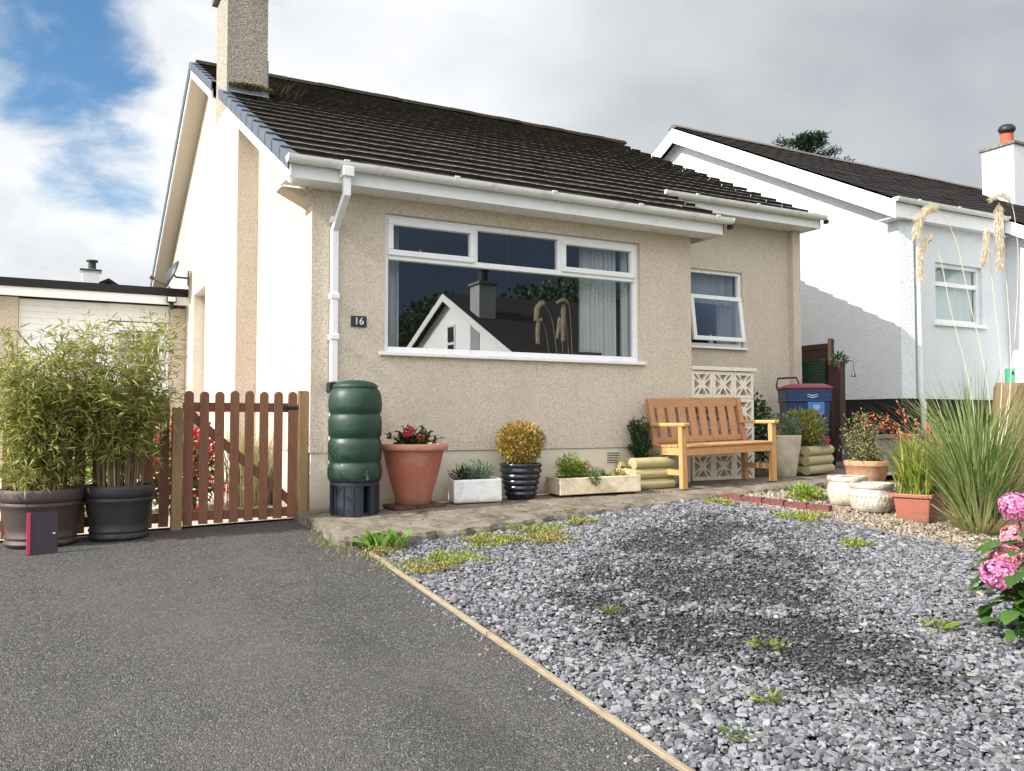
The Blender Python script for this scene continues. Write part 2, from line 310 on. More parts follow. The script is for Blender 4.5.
def m_asphalt():
    m, t, out = newmat('worn_asphalt'); v = oc(t)
    vo = t.vor(v, 165); s = t.add('ShaderNodeSeparateColor', {0: vo.outputs['Color']})
    c = t.ramp(s.outputs[0], [(0, (.030, .030, .030)), (.35, (.082, .082, .082)), (.65, (.118, .117, .117)), (.90, (.162, .160, .158)), (1, (.36, .35, .34))])
    c = t.mix(t.mr(t.noise(v, 260, 2), .45, .7, 0, .5), c, (.055, .055, .055))
    big = t.noise(v, .9, 7, .62, .4)
    c = t.mix(t.mr(big, .38, .66, 0, .45), c, (.150, .146, .141))
    c = t.mix(t.mr(t.noise(t.scale(v, (1, .28, 1)), 1.5, 5, .6, .6), .50, .68, 0, .35), c, (.050, .049, .049))
    c = t.mix(t.mr(t.noise(v, 3.1, 6, .7), .58, .72, 0, .4), c, (.055, .054, .054))
    c = t.mix(t.mr(t.noise(v, 30, 3, .5), .70, .74, 0, .7), c, (.24, .23, .215))
    c = t.mix(t.math('MULTIPLY', t.mr(t.noise(v, 1.7, 8, .7, .8), .56, .66, 0, .45), t.mr(t.noise(v, 70, 3), .4, .6)), c, (.18, .165, .14))
    h = t.math('ADD', t.math('MULTIPLY', t.math('SUBTRACT', 1, vo.outputs['Distance']), t.math('ADD', .4, s.outputs[1])), t.math('MULTIPLY', t.noise(v, 40, 4), .5))
    pr(t, out, c, .88, t.bump(h, 1.0, .013), .25); return m
M['asphalt'] = m_asphalt()
M['fines'] = m_stone('dark_slate_fines', ((.020, .020, .021), (.045, .045, .046), (.10, .10, .104)), 60, 1.0)
M['earth'] = m_stone('grassy_earth', ((.045, .055, .02), (.085, .10, .035), (.14, .14, .06)), 3, .6)
M['sandbed'] = m_stone('pale_sand_bed', ((.22, .18, .13), (.36, .31, .235), (.48, .42, .33)), 25, .8)

# ------------------------------------------------------------------ mesh helpers
class MB:
    def __init__(s): s.V = []; s.F = []; s.I = []
    def add(s, vs, fs, mi=0):
        o = len(s.V); s.V += [tuple(v) for v in vs]; s.F += [tuple(i+o for i in f) for f in fs]; s.I += [mi]*len(fs); return s
    def box(s, x0, x1, y0, y1, z0, z1, mi=0, m=None):
        vs = [Vector((x, y, z)) for z in (z0, z1) for y in (y0, y1) for x in (x0, x1)]
        if m is not None: vs = [m @ v for v in vs]
        return s.add(vs, [(0, 2, 3, 1), (4, 5, 7, 6), (0, 1, 5, 4), (2, 6, 7, 3), (0, 4, 6, 2), (1, 3, 7, 5)], mi)
    def bar(s, a, b, wd, th, up=(0, 0, 1), mi=0):
        a, b = Vector(a), Vector(b); d = (b-a).normalized(); sx = d.cross(Vector(up)).normalized(); u = sx.cross(d)
        vs = [p + sx*(i*wd/2) + u*(j*th/2) for p in (a, b) for j in (-1, 1) for i in (-1, 1)]
        return s.add(vs, [(0, 2, 3, 1), (4, 5, 7, 6), (0, 1, 5, 4), (2, 6, 7, 3), (0, 4, 6, 2), (1, 3, 7, 5)], mi)
    def prism(s, pts, ext, mi=0):
        n = len(pts); e = Vector(ext); p = [Vector(q) for q in pts]
        return s.add(p+[q+e for q in p], [tuple(range(n))[::-1], tuple(range(n, 2*n))]+[(i, (i+1) % n, (i+1) % n+n, i+n) for i in range(n)], mi)
    def tube(s, pts, r, n=8, mi=0, cap=True):
        pts = [Vector(p) for p in pts]; k = len(pts); rr = r if hasattr(r, '__len__') else [r]*k; vs = []; fs = []
        ref = Vector((0, 0, 1)) if abs((pts[-1]-pts[0]).normalized().z) < .9 else Vector((1, 0, 0))
        for i, p in enumerate(pts):
            d = (pts[min(k-1, i+1)]-pts[max(0, i-1)]).normalized(); a = d.cross(ref).normalized(); b = d.cross(a)
            vs += [p+(a*math.cos(2*PI*j/n)+b*math.sin(2*PI*j/n))*rr[i] for j in range(n)]
        for i in range(k-1):
            fs += [(i*n+j, i*n+(j+1) % n, (i+1)*n+(j+1) % n, (i+1)*n+j) for j in range(n)]
        if cap: fs += [tuple(range(n)), tuple(range((k-1)*n, k*n))[::-1]]
        return s.add(vs, fs, mi)
    def lathe(s, prof, n=40, c=(0, 0, 0), mi=0, wob=0):
        vs = []; fs = []; k = len(prof)
        for r, z in prof:
            for j in range(n):
                a = 2*PI*j/n; q = 1+wob*math.sin(3*a+z*9)
                vs.append((c[0]+r*q*math.cos(a), c[1]+r*q*math.sin(a), c[2]+z))
        for i in range(k-1): fs += [(i*n+j, i*n+(j+1) % n, (i+1)*n+(j+1) % n, (i+1)*n+j) for j in range(n)]
        if prof[0][0] > 1e-4: fs.append(tuple(range(n))[::-1])
        if prof[-1][0] > 1e-4: fs.append(tuple(range((k-1)*n, k*n)))
        return s.add(vs, fs, mi)
    def build(s, name, mats, parent=None, smooth=False, bevel=0, autos=None):
        me = bpy.data.meshes.new(name); me.from_pydata(s.V, [], s.F)
        mats = mats if isinstance(mats, (list, tuple)) else [mats]
        for m in mats: me.materials.append(m)
        me.polygons.foreach_set('material_index', s.I)
        import bmesh
        b = bmesh.new(); b.from_mesh(me); bmesh.ops.recalc_face_normals(b, faces=b.faces); b.to_mesh(me); b.free()
        if smooth or autos: me.polygons.foreach_set('use_smooth', [True]*len(me.polygons))
        if autos: me.set_sharp_from_angle(angle=R(autos))
        o = bpy.data.objects.new(name, me); COL.objects.link(o); o.parent = parent
        if bevel:
            bv = o.modifiers.new('bevel', 'BEVEL'); bv.width = bevel; bv.segments = 2; bv.limit_method = 'ANGLE'; bv.angle_limit = R(40)
        return o
def each(mb, name, mats, parent, **kw):
    """every separate piece becomes an object of its own"""
    par = list(range(len(mb.V)))
    def find(a):
        while par[a] != a: par[a] = par[par[a]]; a = par[a]
        return a
    for f in mb.F:
        for q in f[1:]: par[find(f[0])] = find(q)
    groups = {}
    for f, m_ in zip(mb.F, mb.I): groups.setdefault(find(f[0]), []).append((f, m_))
    out = []
    for fs in groups.values():
        ids = sorted({i for f, _ in fs for i in f}); mp = {a: b for b, a in enumerate(ids)}; p = MB()
        p.V = [mb.V[i] for i in ids]; p.F = [tuple(mp[i] for i in f) for f, _ in fs]; p.I = [m_ for _, m_ in fs]; out.append(p.build(name, mats, parent, **kw))
    return out
def npmesh(name, V, F, mat, parent=None, smooth=False):
    V = np.asarray(V, np.float32).reshape(-1, 3); F = np.asarray(F, np.int32); k = F.shape[1]
    me = bpy.data.meshes.new(name); me.vertices.add(len(V)); me.vertices.foreach_set('co', V.ravel())
    me.loops.add(F.size); me.loops.foreach_set('vertex_index', F.ravel())
    me.polygons.add(len(F)); me.polygons.foreach_set('loop_start', np.arange(0, F.size, k, dtype=np.int32))
    if smooth: me.polygons.foreach_set('use_smooth', np.ones(len(F), bool))
    me.update(calc_edges=True); me.materials.append(mat)
    o = bpy.data.objects.new(name, me); COL.objects.link(o); o.parent = parent; return o
def unit(a): return a/np.maximum(1e-9, np.linalg.norm(a, axis=-1, keepdims=True))
def leaves(P, D, L, Wd, fold=.18, roll=None):
    P = np.asarray(P, float); n = len(P); D = unit(np.asarray(D, float)); L = np.broadcast_to(L, n)[:, None]; Wd = np.broadcast_to(Wd, n)[:, None]
    rv = unit(rng.normal(size=(n, 3)) + (np.array([0, 0, 1.2]) if roll is None else roll)); Sd = unit(np.cross(D, rv)); N = np.cross(Sd, D)
    mid = P+D*L*.45
    V = np.stack([P, mid+Sd*Wd/2+N*L*fold*.5, P+D*L-N*L*fold*.3, mid-Sd*Wd/2+N*L*fold*.5], 1).reshape(-1, 3)
    return V, np.arange(4*n).reshape(n, 4)
def blades(B, az, L, lean, Wd, droop=.8, seg=6):
    """arching tapered strips from the points B"""
    n = len(B); t = np.linspace(0, 1, seg+1)[None, :]; az = np.broadcast_to(az, n); lean = np.broadcast_to(lean, n); droop = np.broadcast_to(droop, n)
    L = np.broadcast_to(L, n); Wd = np.broadcast_to(Wd, n)
    ang = lean[:, None]+droop[:, None]*t**1.6
    dr = np.cumsum(np.sin(ang), 1)/seg*L[:, None]; dz = np.cumsum(np.cos(ang), 1)/seg*L[:, None]
    dr = np.concatenate([np.zeros((n, 1)), dr[:, :-1]], 1); dz = np.concatenate([np.zeros((n, 1)), dz[:, :-1]], 1)
    hx = np.cos(az)[:, None]; hy = np.sin(az)[:, None]
    C = np.stack([B[:, 0:1]+dr*hx, B[:, 1:2]+dr*hy, B[:, 2:3]+dz], -1)
    tw = az+PI/2+rng.normal(0, .5, n); sd_ = np.stack([np.cos(tw), np.sin(tw), np.zeros(n)], -1)[:, None, :]
    wv = (Wd[:, None]*np.minimum(1, (1-t)*1.6+.03)*(.55+.45*np.minimum(1, t*3)))[..., None]
    V = np.stack([C-sd_*wv/2, C+sd_*wv/2], 2).reshape(-1, 3)
    k = (seg+1)*2; i = np.arange(n)[:, None]*k+np.arange(seg)[None, :]*2
    F = np.stack([i, i+1, i+3, i+2], -1).reshape(-1, 4); return V, F, C
def joinVF(lst):
    Vs = []; Fs = []; o = 0
    for V, F in lst: Vs.append(V); Fs.append(F+o); o += len(V)
    return np.concatenate(Vs), np.concatenate(Fs)
def blob(n, r, c=(0, 0, 0), shell=.35, lump=.25, lumps=9):
    """points through the outer part of an uneven ellipsoid, with their outward directions"""
    d = unit(rng.normal(size=(n, 3))); ld = unit(rng.normal(size=(lumps, 3)))
    b = np.max(d @ ld.T, 1); q = 1-lump+lump*1.5*np.clip((b-.5)/.5, 0, 1)
    rad = q*(1-shell*rng.random(n)**1.3)
    return np.asarray(c)+d*np.asarray(r)*rad[:, None], d
def bush(name, parent, mat, n, r, c, L, Wd, up=.4, shell=.5, lump=.3, lumps=9, fold=.18):
    P, d = blob(n, r, c, shell, lump, lumps); D = d+rng.normal(0, .55, (n, 3))+np.array([0, 0, up])
    V, F = leaves(P, D, L*(.7+.6*rng.random(n)), Wd*(.7+.6*rng.random(n)), fold)
    return npmesh(name, V, F, mat, parent)
def thing(name, label, cat, loc=(0, 0, 0), rot=(0, 0, 0), group=None):
    o = bpy.data.objects.new(name, None); COL.objects.link(o); o.empty_display_size = .1
    o.location = loc; o.rotation_euler = rot; o['label'] = label; o['category'] = cat
    if group: o['group'] = group
    return o
def tag(o, label=None, cat=None, group=None, kind=None):
    for k, v in (('label', label), ('category', cat), ('group', group), ('kind', kind)):
        if v: o[k] = v
    return o
def clone(o, parent=None):
    c = o.copy(); COL.objects.link(c); c.parent = parent
    for ch in list(o.children): clone(ch, c)
    return c
def textmesh(name, txt, size, mat, parent, loc, rot, ext=.002):
    cu = bpy.data.curves.new(name, 'FONT'); cu.body = txt; cu.size = size; cu.extrude = ext; cu.align_x = 'CENTER'; cu.align_y = 'CENTER'
    o = bpy.data.objects.new(name+'_src', cu); me = bpy.data.meshes.new_from_object(o); bpy.data.objects.remove(o); bpy.data.curves.remove(cu)
    me.name = name; me.materials.clear(); me.materials.append(mat)
    t = bpy.data.objects.new(name, me); COL.objects.link(t); t.parent = parent; t.location = loc; t.rotation_euler = rot; return t

# ------------------------------------------------------------------ the ground: one sloping drive
def PZ(X, Y):      # top of the concrete path along the house
    X = max(-8, min(16, X)); Y = max(-14, min(14, Y)); return .0235*X+(0 if Y > -.6 else .085*(Y+.6))
def OFF(X): return .07 if X < .5 else max(.02, .07-.05*(X-.5)/2.7)
def GZ(X, Y): return PZ(X, Y)-OFF(X)
def sheet(name, xs, ys, dz, mat, clip=None, rag=None):
    xs = list(xs); ys = list(ys); V = []; F = []; nx = len(xs)
    for y in ys:
        for i, x in enumerate(xs): V.append((x, y, GZ(x, y)+dz))
    for j in range(len(ys)-1):
        for i in range(nx-1): F.append((j*nx+i, j*nx+i+1, (j+1)*nx+i+1, (j+1)*nx+i))
    mb = MB().add(V, F); o = mb.build(name, mat, None, smooth=True); tag(o, kind='structure'); return o
lin = lambda a, b, n: list(np.linspace(a, b, n))
sheet('ground', [-300, -60, -20]+lin(-8, 16, 49)+[30, 80, 300], [-300, -60, -25]+lin(-14, 14, 57)+[30, 80, 300], -.06, M['earth'])
sheet('driveway', lin(-8, -.02, 9)+[.0], lin(-14, .02, 57), 0, M['asphalt'])
sheet('gravel_bed', lin(.055, 5.2, 12), lin(-8, -.55, 31), -.022, M['fines'])
sheet('back_path', lin(-3.2, -.01, 6), lin(.12, 8.1, 12), .004, M['pale_path'])
sheet('side_path', lin(4.2, 9.3, 8), lin(-.58, 1.28, 8), .003, M['concrete'])
# concrete path along the front of the house: thick slab with a broken front edge
def path_slab():
    fx = [(-.13, -.42), (-.15, -1.0), (-.13, -1.16), (.05, -1.30), (.33, -1.30), (.75, -1.34), (1.15, -1.30), (1.76, -1.17), (2.64, -1.08), (3.41, -.97), (4.15, -.87), (4.9, -.80), (5.6, -.72)]
    xs = lin(-.13, 5.6, 110); top = []; mb = MB(); rows = 14
    def fy(x):
        for (a, b), (c, d) in zip(fx[2:], fx[3:]):
            if a <= x <= c: return b+(d-b)*(x-a)/(c-a)
        return -1.45
    V = []; n = len(xs)
    for i, x in enumerate(xs):
        e = fy(x)+.02*math.sin(x*23)+random.uniform(-.018, .018)
        if x < .3: e += random.uniform(-.03, .02)
        for k in range(rows+1):
            y = .0+(e-.0)*k/rows; V.append((x+(random.uniform(-.012, .012) if i == 0 else 0), y, PZ(x, y)+random.uniform(-.002, .002)-(0.006 if k == rows else 0)))
        V.append((x, e-.018+random.uniform(-.012, .012), PZ(x, e)-.035)); V.append((x, e-.01+random.uniform(-.012, .008), PZ(x, e)-.12))
    m = rows+3; F = []; I = []
    for i in range(n-1):
        for k in range(m-1): F.append((i*m+k, i*m+k+1, (i+1)*m+k+1, (i+1)*m+k)); I.append(0 if k < rows else 1)
    base = [(V[k][0], V[k][1], V[k][2]-.14) for k in range(m)]; o = len(V); V += base
    for k in range(m-1): F.append((k, k+1, o+k+1, o+k)); I.append(1)
    mb.V, mb.F, mb.I = V, F, I
    tag(mb.build('concrete_path', [M['concrete'], M['conc_edge']], None), kind='structure')
path_slab()
# timber edging between drive and gravel
mb = MB(); yb = -1.5
while yb > -7.6:
    L = random.uniform(1.5, 2.1); a = (.026+random.uniform(-.008, .008), yb); b = (.028+random.uniform(-.008, .008), yb-L)
    mb.bar((a[0], a[1], GZ(.0, a[1])-.032+random.uniform(-.004, .003)), (b[0], b[1], GZ(.0, b[1])-.032+random.uniform(-.006, .003)), .026, .085); yb -= L+.004
tag(mb.build('edging_board', M['edging'], None, bevel=.004), 'long tan timber edging strip between the asphalt drive and the slate gravel', 'edging')

# ------------------------------------------------------------------ the bungalow
TP = .503; TH = math.atan(TP); RY, RZ_ = 5.9, 6.005   # roof pitch, ridge
def zr(Y): return RZ_-TP*(RY-Y) if Y <= RY else RZ_-.44*(Y-RY)
CX0, CX1, CY0, CY1 = -.221, .245, 3.04, 3.80
H = thing('bungalow', 'beige pebbledashed bungalow with big picture window, dark tiled roof and tall chimney', 'house')
WX0, WX1, WZ0, WZ1 = .655, 3.46, 1.372, 2.615
EX = 4.135; RX = 7.08; RYW = 1.30; PT = .486
mb = MB()
mb.box(0, WX0, 0, .25, PT, 2.77); mb.box(WX1, EX, 0, .25, PT, 2.77)
mb.box(WX0, WX1, 0, .25, PT, WZ0-.02); mb.box(WX0, WX1, 0, .25, WZ1, 2.77)
mb.prism([(EX-.25, .25, PT), (EX-.25, .25, zr(.25)-.12), (EX-.25, RYW, zr(RYW)-.12), (EX-.25, RYW, PT)], (.25, 0, 0))                                   # return wall
W2 = (5.20, 6.10, 1.72, 2.72)
mb.box(EX-.25, W2[0], RYW, RYW+.25, PT-.3, 3.41); mb.box(W2[1], RX-.001, RYW, RYW+.25, PT-.3, 3.41)
mb.box(W2[0], W2[1], RYW, RYW+.25, PT-.3, W2[2]); mb.box(W2[0], W2[1], RYW, RYW+.25, W2[3], 3.41)
mb.box(RX-.14, RX, RYW-.09, RYW-.001, .05, 3.41)                                       # pier at the corner
DY0, DY1, DZ = 6.02, 7.22, 2.77                                               # side door recess
def gable(x0, x1, ys, y_hole=None):
    pts = [(x0, ys, PT)]+[(x0, ys, zr(ys)-.14), (x0, RY, RZ_-.15), (x0, 11.0, zr(11.0)-.14), (x0, 11.0, PT)]
    mb.prism(pts, (x1-x0, 0, 0))
def gseg(x0, x1, ya, yb, za):
    ys = [ya]+([RY] if ya < RY < yb else [])+[yb]
    pts = [(x0, ya, za)]+[(x0, y, zr(y)-.14) for y in ys]+[(x0, yb, za)]
    mb.prism(pts, (x1-x0, 0, 0))
gseg(0, .24, .25, DY0, PT); gseg(0, .24, DY0, DY1, DZ); gseg(0, .24, DY1, 11.0, PT)
gseg(RX-.24, RX, RYW+.25, 11.0, .05)
mb.box(.20, .24, DY0, DY1, 0, DZ)                                             # back of the recess
mb.prism([(-.001, 0.001, 2.61), (-.26, 0.001, 2.735), (-.001, 0.001, 2.735)], (0, .22, 0))            # corbel under the boxed eave
for ya, yb, xa in ((2.26, 3.86, -.22),): mb.prism([(xa, ya, PT), (xa, ya, zr(ya)-.13), (xa, CY0, zr(CY0)-.13), (xa, yb, zr(CY0)-.131), (xa, yb, PT)], (-xa-.002, 0, 0))
mb.build('wall', M['dash'], H)
mb = MB(); mb.box(.012, EX-.012, .014, .24, -.12, PT-.004); mb.box(.014, .2, .24, DY0, -.12, PT-.004); mb.box(.014, .2, DY1, 11.0, -.12, PT-.004); mb.box(-.205, .012, 2.275, 3.85, -.12, PT-.004)
mb.box(EX-.24, EX-.012, .24, RYW, -.12, PT-.004)
mb.build('plinth', M['plinth'], H)
# tiles
EXP = .33; s_tot = (RY+.28)/math.cos(TH)
def tiles(parent, x0, y_e, z_e, th, rows, xe_fn, mats, tw=.30, exp=EXP, name='roof', skip=None, amp=.0012, thick=.040, pale=.085):
    mb = MB(); prof = [(0, 0), (.06, .9), (.12, 1), (.2, .9), (.30, 0), (.42, -.05), (.5, 0), (.56, .9), (.62, 1), (.7, .9), (.80, 0), (.92, -.05), (1, 0)]
    ct, st = math.cos(th), math.sin(th)
    def pt(x, s, h): return (x, y_e+s*ct-h*st, z_e+s*st+h*ct)
    for j in range(rows):
        s0 = j*exp; xa, xb = xe_fn(s0); n = int(math.ceil((xb-xa)/tw))
        for i in range(n):
            a = xa+i*tw; b = min(xb, a+tw-.004)
            if b-a < .03 or (skip and skip(a, b, s0)): continue
            dh = random.uniform(-.003, .004); ds = random.uniform(-.006, .006); tl = random.uniform(-.003, .003)
            V = []; 
            for u, h in prof:
                x = a+(b-a)*u; h0 = h*amp+dh+tl*u
                V += [pt(x, s0+ds, .0+h0*.9), pt(x, s0+ds+.002, thick+h0), pt(x, s0+ds+pale, thick*(1-pale/exp*.8)+h0), pt(x, s0+exp+.03, .006+h0)]
            o = len(mb.V); mb.V += V
            for k in range(len(prof)-1):
                q = o+k*4
                for r_, mi in ((0, 0), (1, 1), (2, 0)):
                    mb.F.append((q+r_, q+4+r_, q+5+r_, q+1+r_)); mb.I.append(mi)
    return mb.build(name, mats, parent)
S2 = 1.30
ROWS = 21; EXP = s_tot/ROWS
tiles(H, -.20, -.30, 2.885, TH, ROWS, lambda s: (-.20, 4.44 if s < S2-.25 else 7.20), [M['tile'], M['tile_edge']],
      exp=EXP, skip=lambda a, b, s: a > -.4 and b < .32 and 3.55 < s < 4.25)
mb = MB(); mb.prism([(-.22, RY, RZ_), (-.22, 11.3, zr(11.3)), (-.22, 11.3, zr(11.3)-.06), (-.22, RY, RZ_-.07)], (7.42, 0, 0))
mb.build('back_roof', M['tile'], H)
mb = MB(); mb.prism([(-.18, -.2, zr(-.2)-.05), (-.18, RY, RZ_-.05), (-.18, RY, RZ_-.09), (-.18, -.2, zr(-.2)-.09)], (4.55, 0, 0)); mb.prism([(4.37, 1.0, zr(1.0)-.05), (4.37, RY, RZ_-.05), (4.37, RY, RZ_-.09), (4.37, 1.0, zr(1.0)-.09)], (2.78, 0, 0))
each(mb, 'roof_felt', M['black'], H)
mb = MB(); x = -.2
while x < 7.15:
    L = .44; dz = random.uniform(-.006, .006)
    mb.prism([(x, RY-.15, RZ_-.03+dz), (x, RY-.11, RZ_+.03+dz), (x, RY-.04, RZ_+.065+dz), (x, RY+.04, RZ_+.065+dz), (x, RY+.11, RZ_+.03+dz), (x, RY+.15, RZ_-.03+dz)], (L, 0, 0)); x += L+.012
mb.build('ridge_tiles', [M['tile']], H, bevel=.01)
# dry verge: one folded cap per course
for side in (0, 1):
    mb = MB()
    for j in range(ROWS):
        if side == 0:
            s0 = j*EXP-.01; s1 = s0+EXP+.03; ya, yb = -.30+s0*math.cos(TH), -.30+s1*math.cos(TH)
            if 2.95 < ya < 3.55: continue
            za, zb = 2.885+s0*math.sin(TH), 2.885+s1*math.sin(TH)
        else:
            if j > 17: continue
            ya = RY+j*.315; yb = ya+.33; za, zb = zr(ya)-.02, zr(yb)-.02
        d = .085 if side == 0 else .13; tpz = .052 if side == 0 else .05
        mb.prism([(-.285, ya, za-d), (-.285, ya, za+tpz), (-.285, yb, zb+tpz-.022), (-.285, yb, zb-d-.0)], (.016, 0, 0))
        mb.prism([(-.2685, ya, za+tpz-.012), (-.2685, ya, za+tpz), (-.2685, yb, zb+tpz-.022), (-.2685, yb, zb+tpz-.034)], (.08, 0, 0))
    mb.build('verge_caps', M['verge'], H, bevel=.003)
# bargeboards with boxed soffit
mb = MB(); sf = MB()
for ya, yb in ((-.30, 2.25), (3.87, RY)):
    mb.prism([(-.268, ya, zr(ya)-.20), (-.268, ya, zr(ya)-.062), (-.268, yb, zr(yb)-.062), (-.268, yb, zr(yb)-.20)], (.022, 0, 0))
    sf.prism([(-.246, ya+.3, zr(ya+.3)-.21), (-.246, ya+.3, zr(ya+.3)-.20), (-.246, yb, zr(yb)-.20), (-.246, yb, zr(yb)-.21)], (.244, 0, 0))
mb.prism([(-.268, RY, RZ_-.22), (-.268, RY, RZ_-.065), (-.268, 11.3, zr(11.3)-.065), (-.268, 11.3, zr(11.3)-.22)], (.022, 0, 0))
sf.prism([(-.246, RY, RZ_-.21), (-.246, RY, RZ_-.20), (-.246, 11.3, zr(11.3)-.20), (-.246, 11.3, zr(11.3)-.21)], (.244, 0, 0))
mb.box(-.269, -.247, -.31, .02, 2.745, 2.86)
each(mb, 'bargeboard', M['upvc'], H, bevel=.003); each(sf, 'soffit', M['soffit'], H)
mb = MB(); mb.box(-.247, 4.36, -.285, -.262, 2.742, 2.86); mb.box(4.34, 4.362, -.285, .9, 2.738, 2.87); mb.box(4.362, 7.17, .93, .953, 3.355, 3.475); mb.box(7.15, 7.172, .93, 1.5, 3.355, 3.56)
mb.prism([(4.339, -.26, 2.80), (4.339, .95, 3.40), (4.339, .95, 3.2), (4.339, 0, 2.745), (4.339, -.26, 2.745)], (-.02, 0, 0))
each(mb, 'fascia', M['upvc'], H, bevel=.003)
mb = MB(); mb.box(-.245, 4.338, -.262, .0, 2.750, 2.761); mb.box(EX, 7.15, .953, 1.299, 3.365, 3.376); each(mb, 'eaves_soffit', M['upvc'], H)
def gutter(parent, x0, x1, yf, z, name='gutter', r=.056, br=1.0, mat=None):
    """half-round gutter along X, its back against the fascia at yf"""
    mb = MB(); n = 12; yc = yf-r-.004
    pts = [(yc+r*math.cos(a), z-r*1.0*math.sin(a)*1.05) for a in np.linspace(0, PI, n)]
    inn = [(yc+(r-.004)*math.cos(a), z-(r-.004)*math.sin(a)*1.05+.001) for a in np.linspace(PI, 0, n)]
    mb.prism([(x0, y, zz) for y, zz in pts+inn], (x1-x0, 0, 0))
    for xx in (x0-.006, x1-.006):
        mb.prism([(xx, yc+(r+.004)*math.cos(a), z+.003-(r+.004)*1.05*math.sin(a)) for a in np.linspace(0, PI, n)], (.012, 0, 0))
    o = mb.build(name, mat or M['gutter'], parent, autos=35); xx = x0+.45
    while xx < x1-.1:
        mb = MB(); q = r+.005; p2 = [(yc+q*math.cos(a), z+.004-q*1.05*math.sin(a)) for a in np.linspace(0, PI, n)]; p3 = [(yc+(r+.0005)*math.cos(a), z+.002-(r+.0005)*1.05*math.sin(a)) for a in np.linspace(PI, 0, n)]
        mb.prism([(xx, y, zz) for y, zz in p2+p3], (.045, 0, 0)); mb.box(xx, xx+.045, yc-r-.008, yc-r+.008, z-.004, z+.012); xx += br
        mb.build('gutter_bracket', mat or M['gutter'], o, autos=35)
    return o
g = gutter(H, -.29, 4.40, -.285, 2.902); g2 = gutter(H, 4.47, 7.18, .93, 3.515)
mb = MB(); mb.box(4.385, 4.425, -.36, -.30, 2.80, 2.86); mb.build('gutter_stop', M['black'], g)
mb = MB(); mb.box(7.205, 7.245, .855, .915, 3.42, 3.475); mb.build('gutter_stop', M['black'], g2)
# square downpipe with its offset
dp = MB(); q = .058
dp.box(.148, .242, -.41, -.305, 2.78, 2.86)
pts = [(.195, -.352, 2.80), (.195, -.352, 2.62), (.185, -.046, 2.42), (.185, -.046, 1.09)]
dp.bar(pts[0], pts[1], q, q, (0, 1, 0)); dp.bar((.195, -.352, 2.64), (.187, -.046, 2.40), q, q, (0, 1, .3)); dp.bar(pts[2], pts[3], q, q, (0, 1, 0)); dp.bar((.185, -.046, 1.0), (.185, -.046, .30), q, q, (0, 1, 0))
for z in (2.46, 1.80, 1.45): dp.box(.145, .225, -.085, -.003, z, z+.05)
dpo = dp.build('downpipe', M['upvc'], H, bevel=.006)
mb = MB(); mb.box(.135, .238, -.10, -.004, 1.0, 1.085); mb.tube([(.238, -.06, 1.04), (.30, -.16, 1.02)], .022, 10); mb.build('rain_diverter', M['black'], dpo, bevel=.006)
# chimney: breast on the gable, stack through the roof
mb = MB(); mb.box(CX0, CX1, CY0, CY1, zr(CY0)-.13, 5.96); ch = mb.build('chimney_stack', m_dash('grey_chimney_dash', (.40, .355, .30), (.12, .10, .08), (.58, .53, .46), 75, 1.0, .5), H)
mb = MB(); mb.box(CX0-.06, CX1+.06, CY0-.06, CY1+.06, 5.96, 6.07); mb.box(CX0-.02, CX1+.02, CY0-.02, CY1+.02, 6.07, 6.15); mb.build('chimney_cap', M['grey_wall'], ch, bevel=.01)
mb = MB(); mb.lathe([(.12, 6.15), (.115, 6.5), (.13, 6.52), (.13, 6.56), (.10, 6.56), (.10, 6.2)], 20, (.01, 3.42, 0)); mb.build('chimney_pot', M['clay'], ch, smooth=False)
mb = MB(); z0 = zr(CY0)
mb.box(CX0+.02, CX1+.012, CY0-.014, CY0-.001, z0-.06, z0+.13); mb.bar((CX0+.03, CY0-.02, z0+.055), (CX0+.03+.44, CY0-.02, z0+.055), .22, .006, (0, -.45, .9))
mb.box(CX1+.001, CX1+.012, CY0, CY1, z0, z0+.5)
mb.build('lead_flashing', M['lead'], ch)
P, d = blob(1500, (.27, .05, .03), (.03, CY0-.01, z0+.135), .9); P[:, 0] = np.clip(P[:, 0], -.18, 10)
V, F = leaves(P, d+rng.normal(0, .4, (1500, 3)), .03, .012); npmesh('moss_tuft', V, F, m_leaf('brown_moss', [(.05, .045, .018), (.10, .085, .03), (.16, .13, .05), (.22, .19, .10)], 0), ch)
B = np.stack([rng.uniform(.26, .75, 220), rng.uniform(3.3, 3.9, 220), np.zeros(220)], 1); B[:, 2] = [zr(y)+.03 for y in B[:, 1]]
V, F, _ = blades(B, rng.uniform(-.6, .8, 220), rng.uniform(.12, .40, 220), rng.uniform(.2, 1.2, 220), .006, 1.0); npmesh('nest_twigs', V, F, M['twig'], ch)
# windows
def frame_rect(mb, x0, x1, z0, z1, wd, y0, y1):
    mb.box(x0, x1, y0, y1, z1-wd, z1); mb.box(x0, x1, y0, y1, z0, z0+wd); mb.box(x0, x0+wd, y0, y1, z0+wd, z1-wd); mb.box(x1-wd, x1, y0, y1, z0+wd, z1-wd)
WF = .045; FY0, FY1 = .045, .115; TZ = 2.235; M1, M2 = 1.575, 2.505
mb = MB(); frame_rect(mb, WX0, WX1, WZ0, WZ1, .05, FY0, FY1)
mb.box(WX0+.05, WX1-.05, FY0+.001, FY1, TZ-.025, TZ+.025)
for m_ in (M1, M2): mb.box(m_-.022, m_+.022, FY0+.002, FY1, TZ+.025, WZ1-.05)
wn = mb.build('picture_window', M['upvc'], H, bevel=.005)
for a, b in ((WX0+.04, M1-.012), (M2+.012, WX1-.04)):
    mb = MB(); frame_rect(mb, a, b, TZ+.012, WZ1-.04, .052, FY0-.022, FY1-.03); mb.build('sash', M['upvc'], wn, bevel=.006)
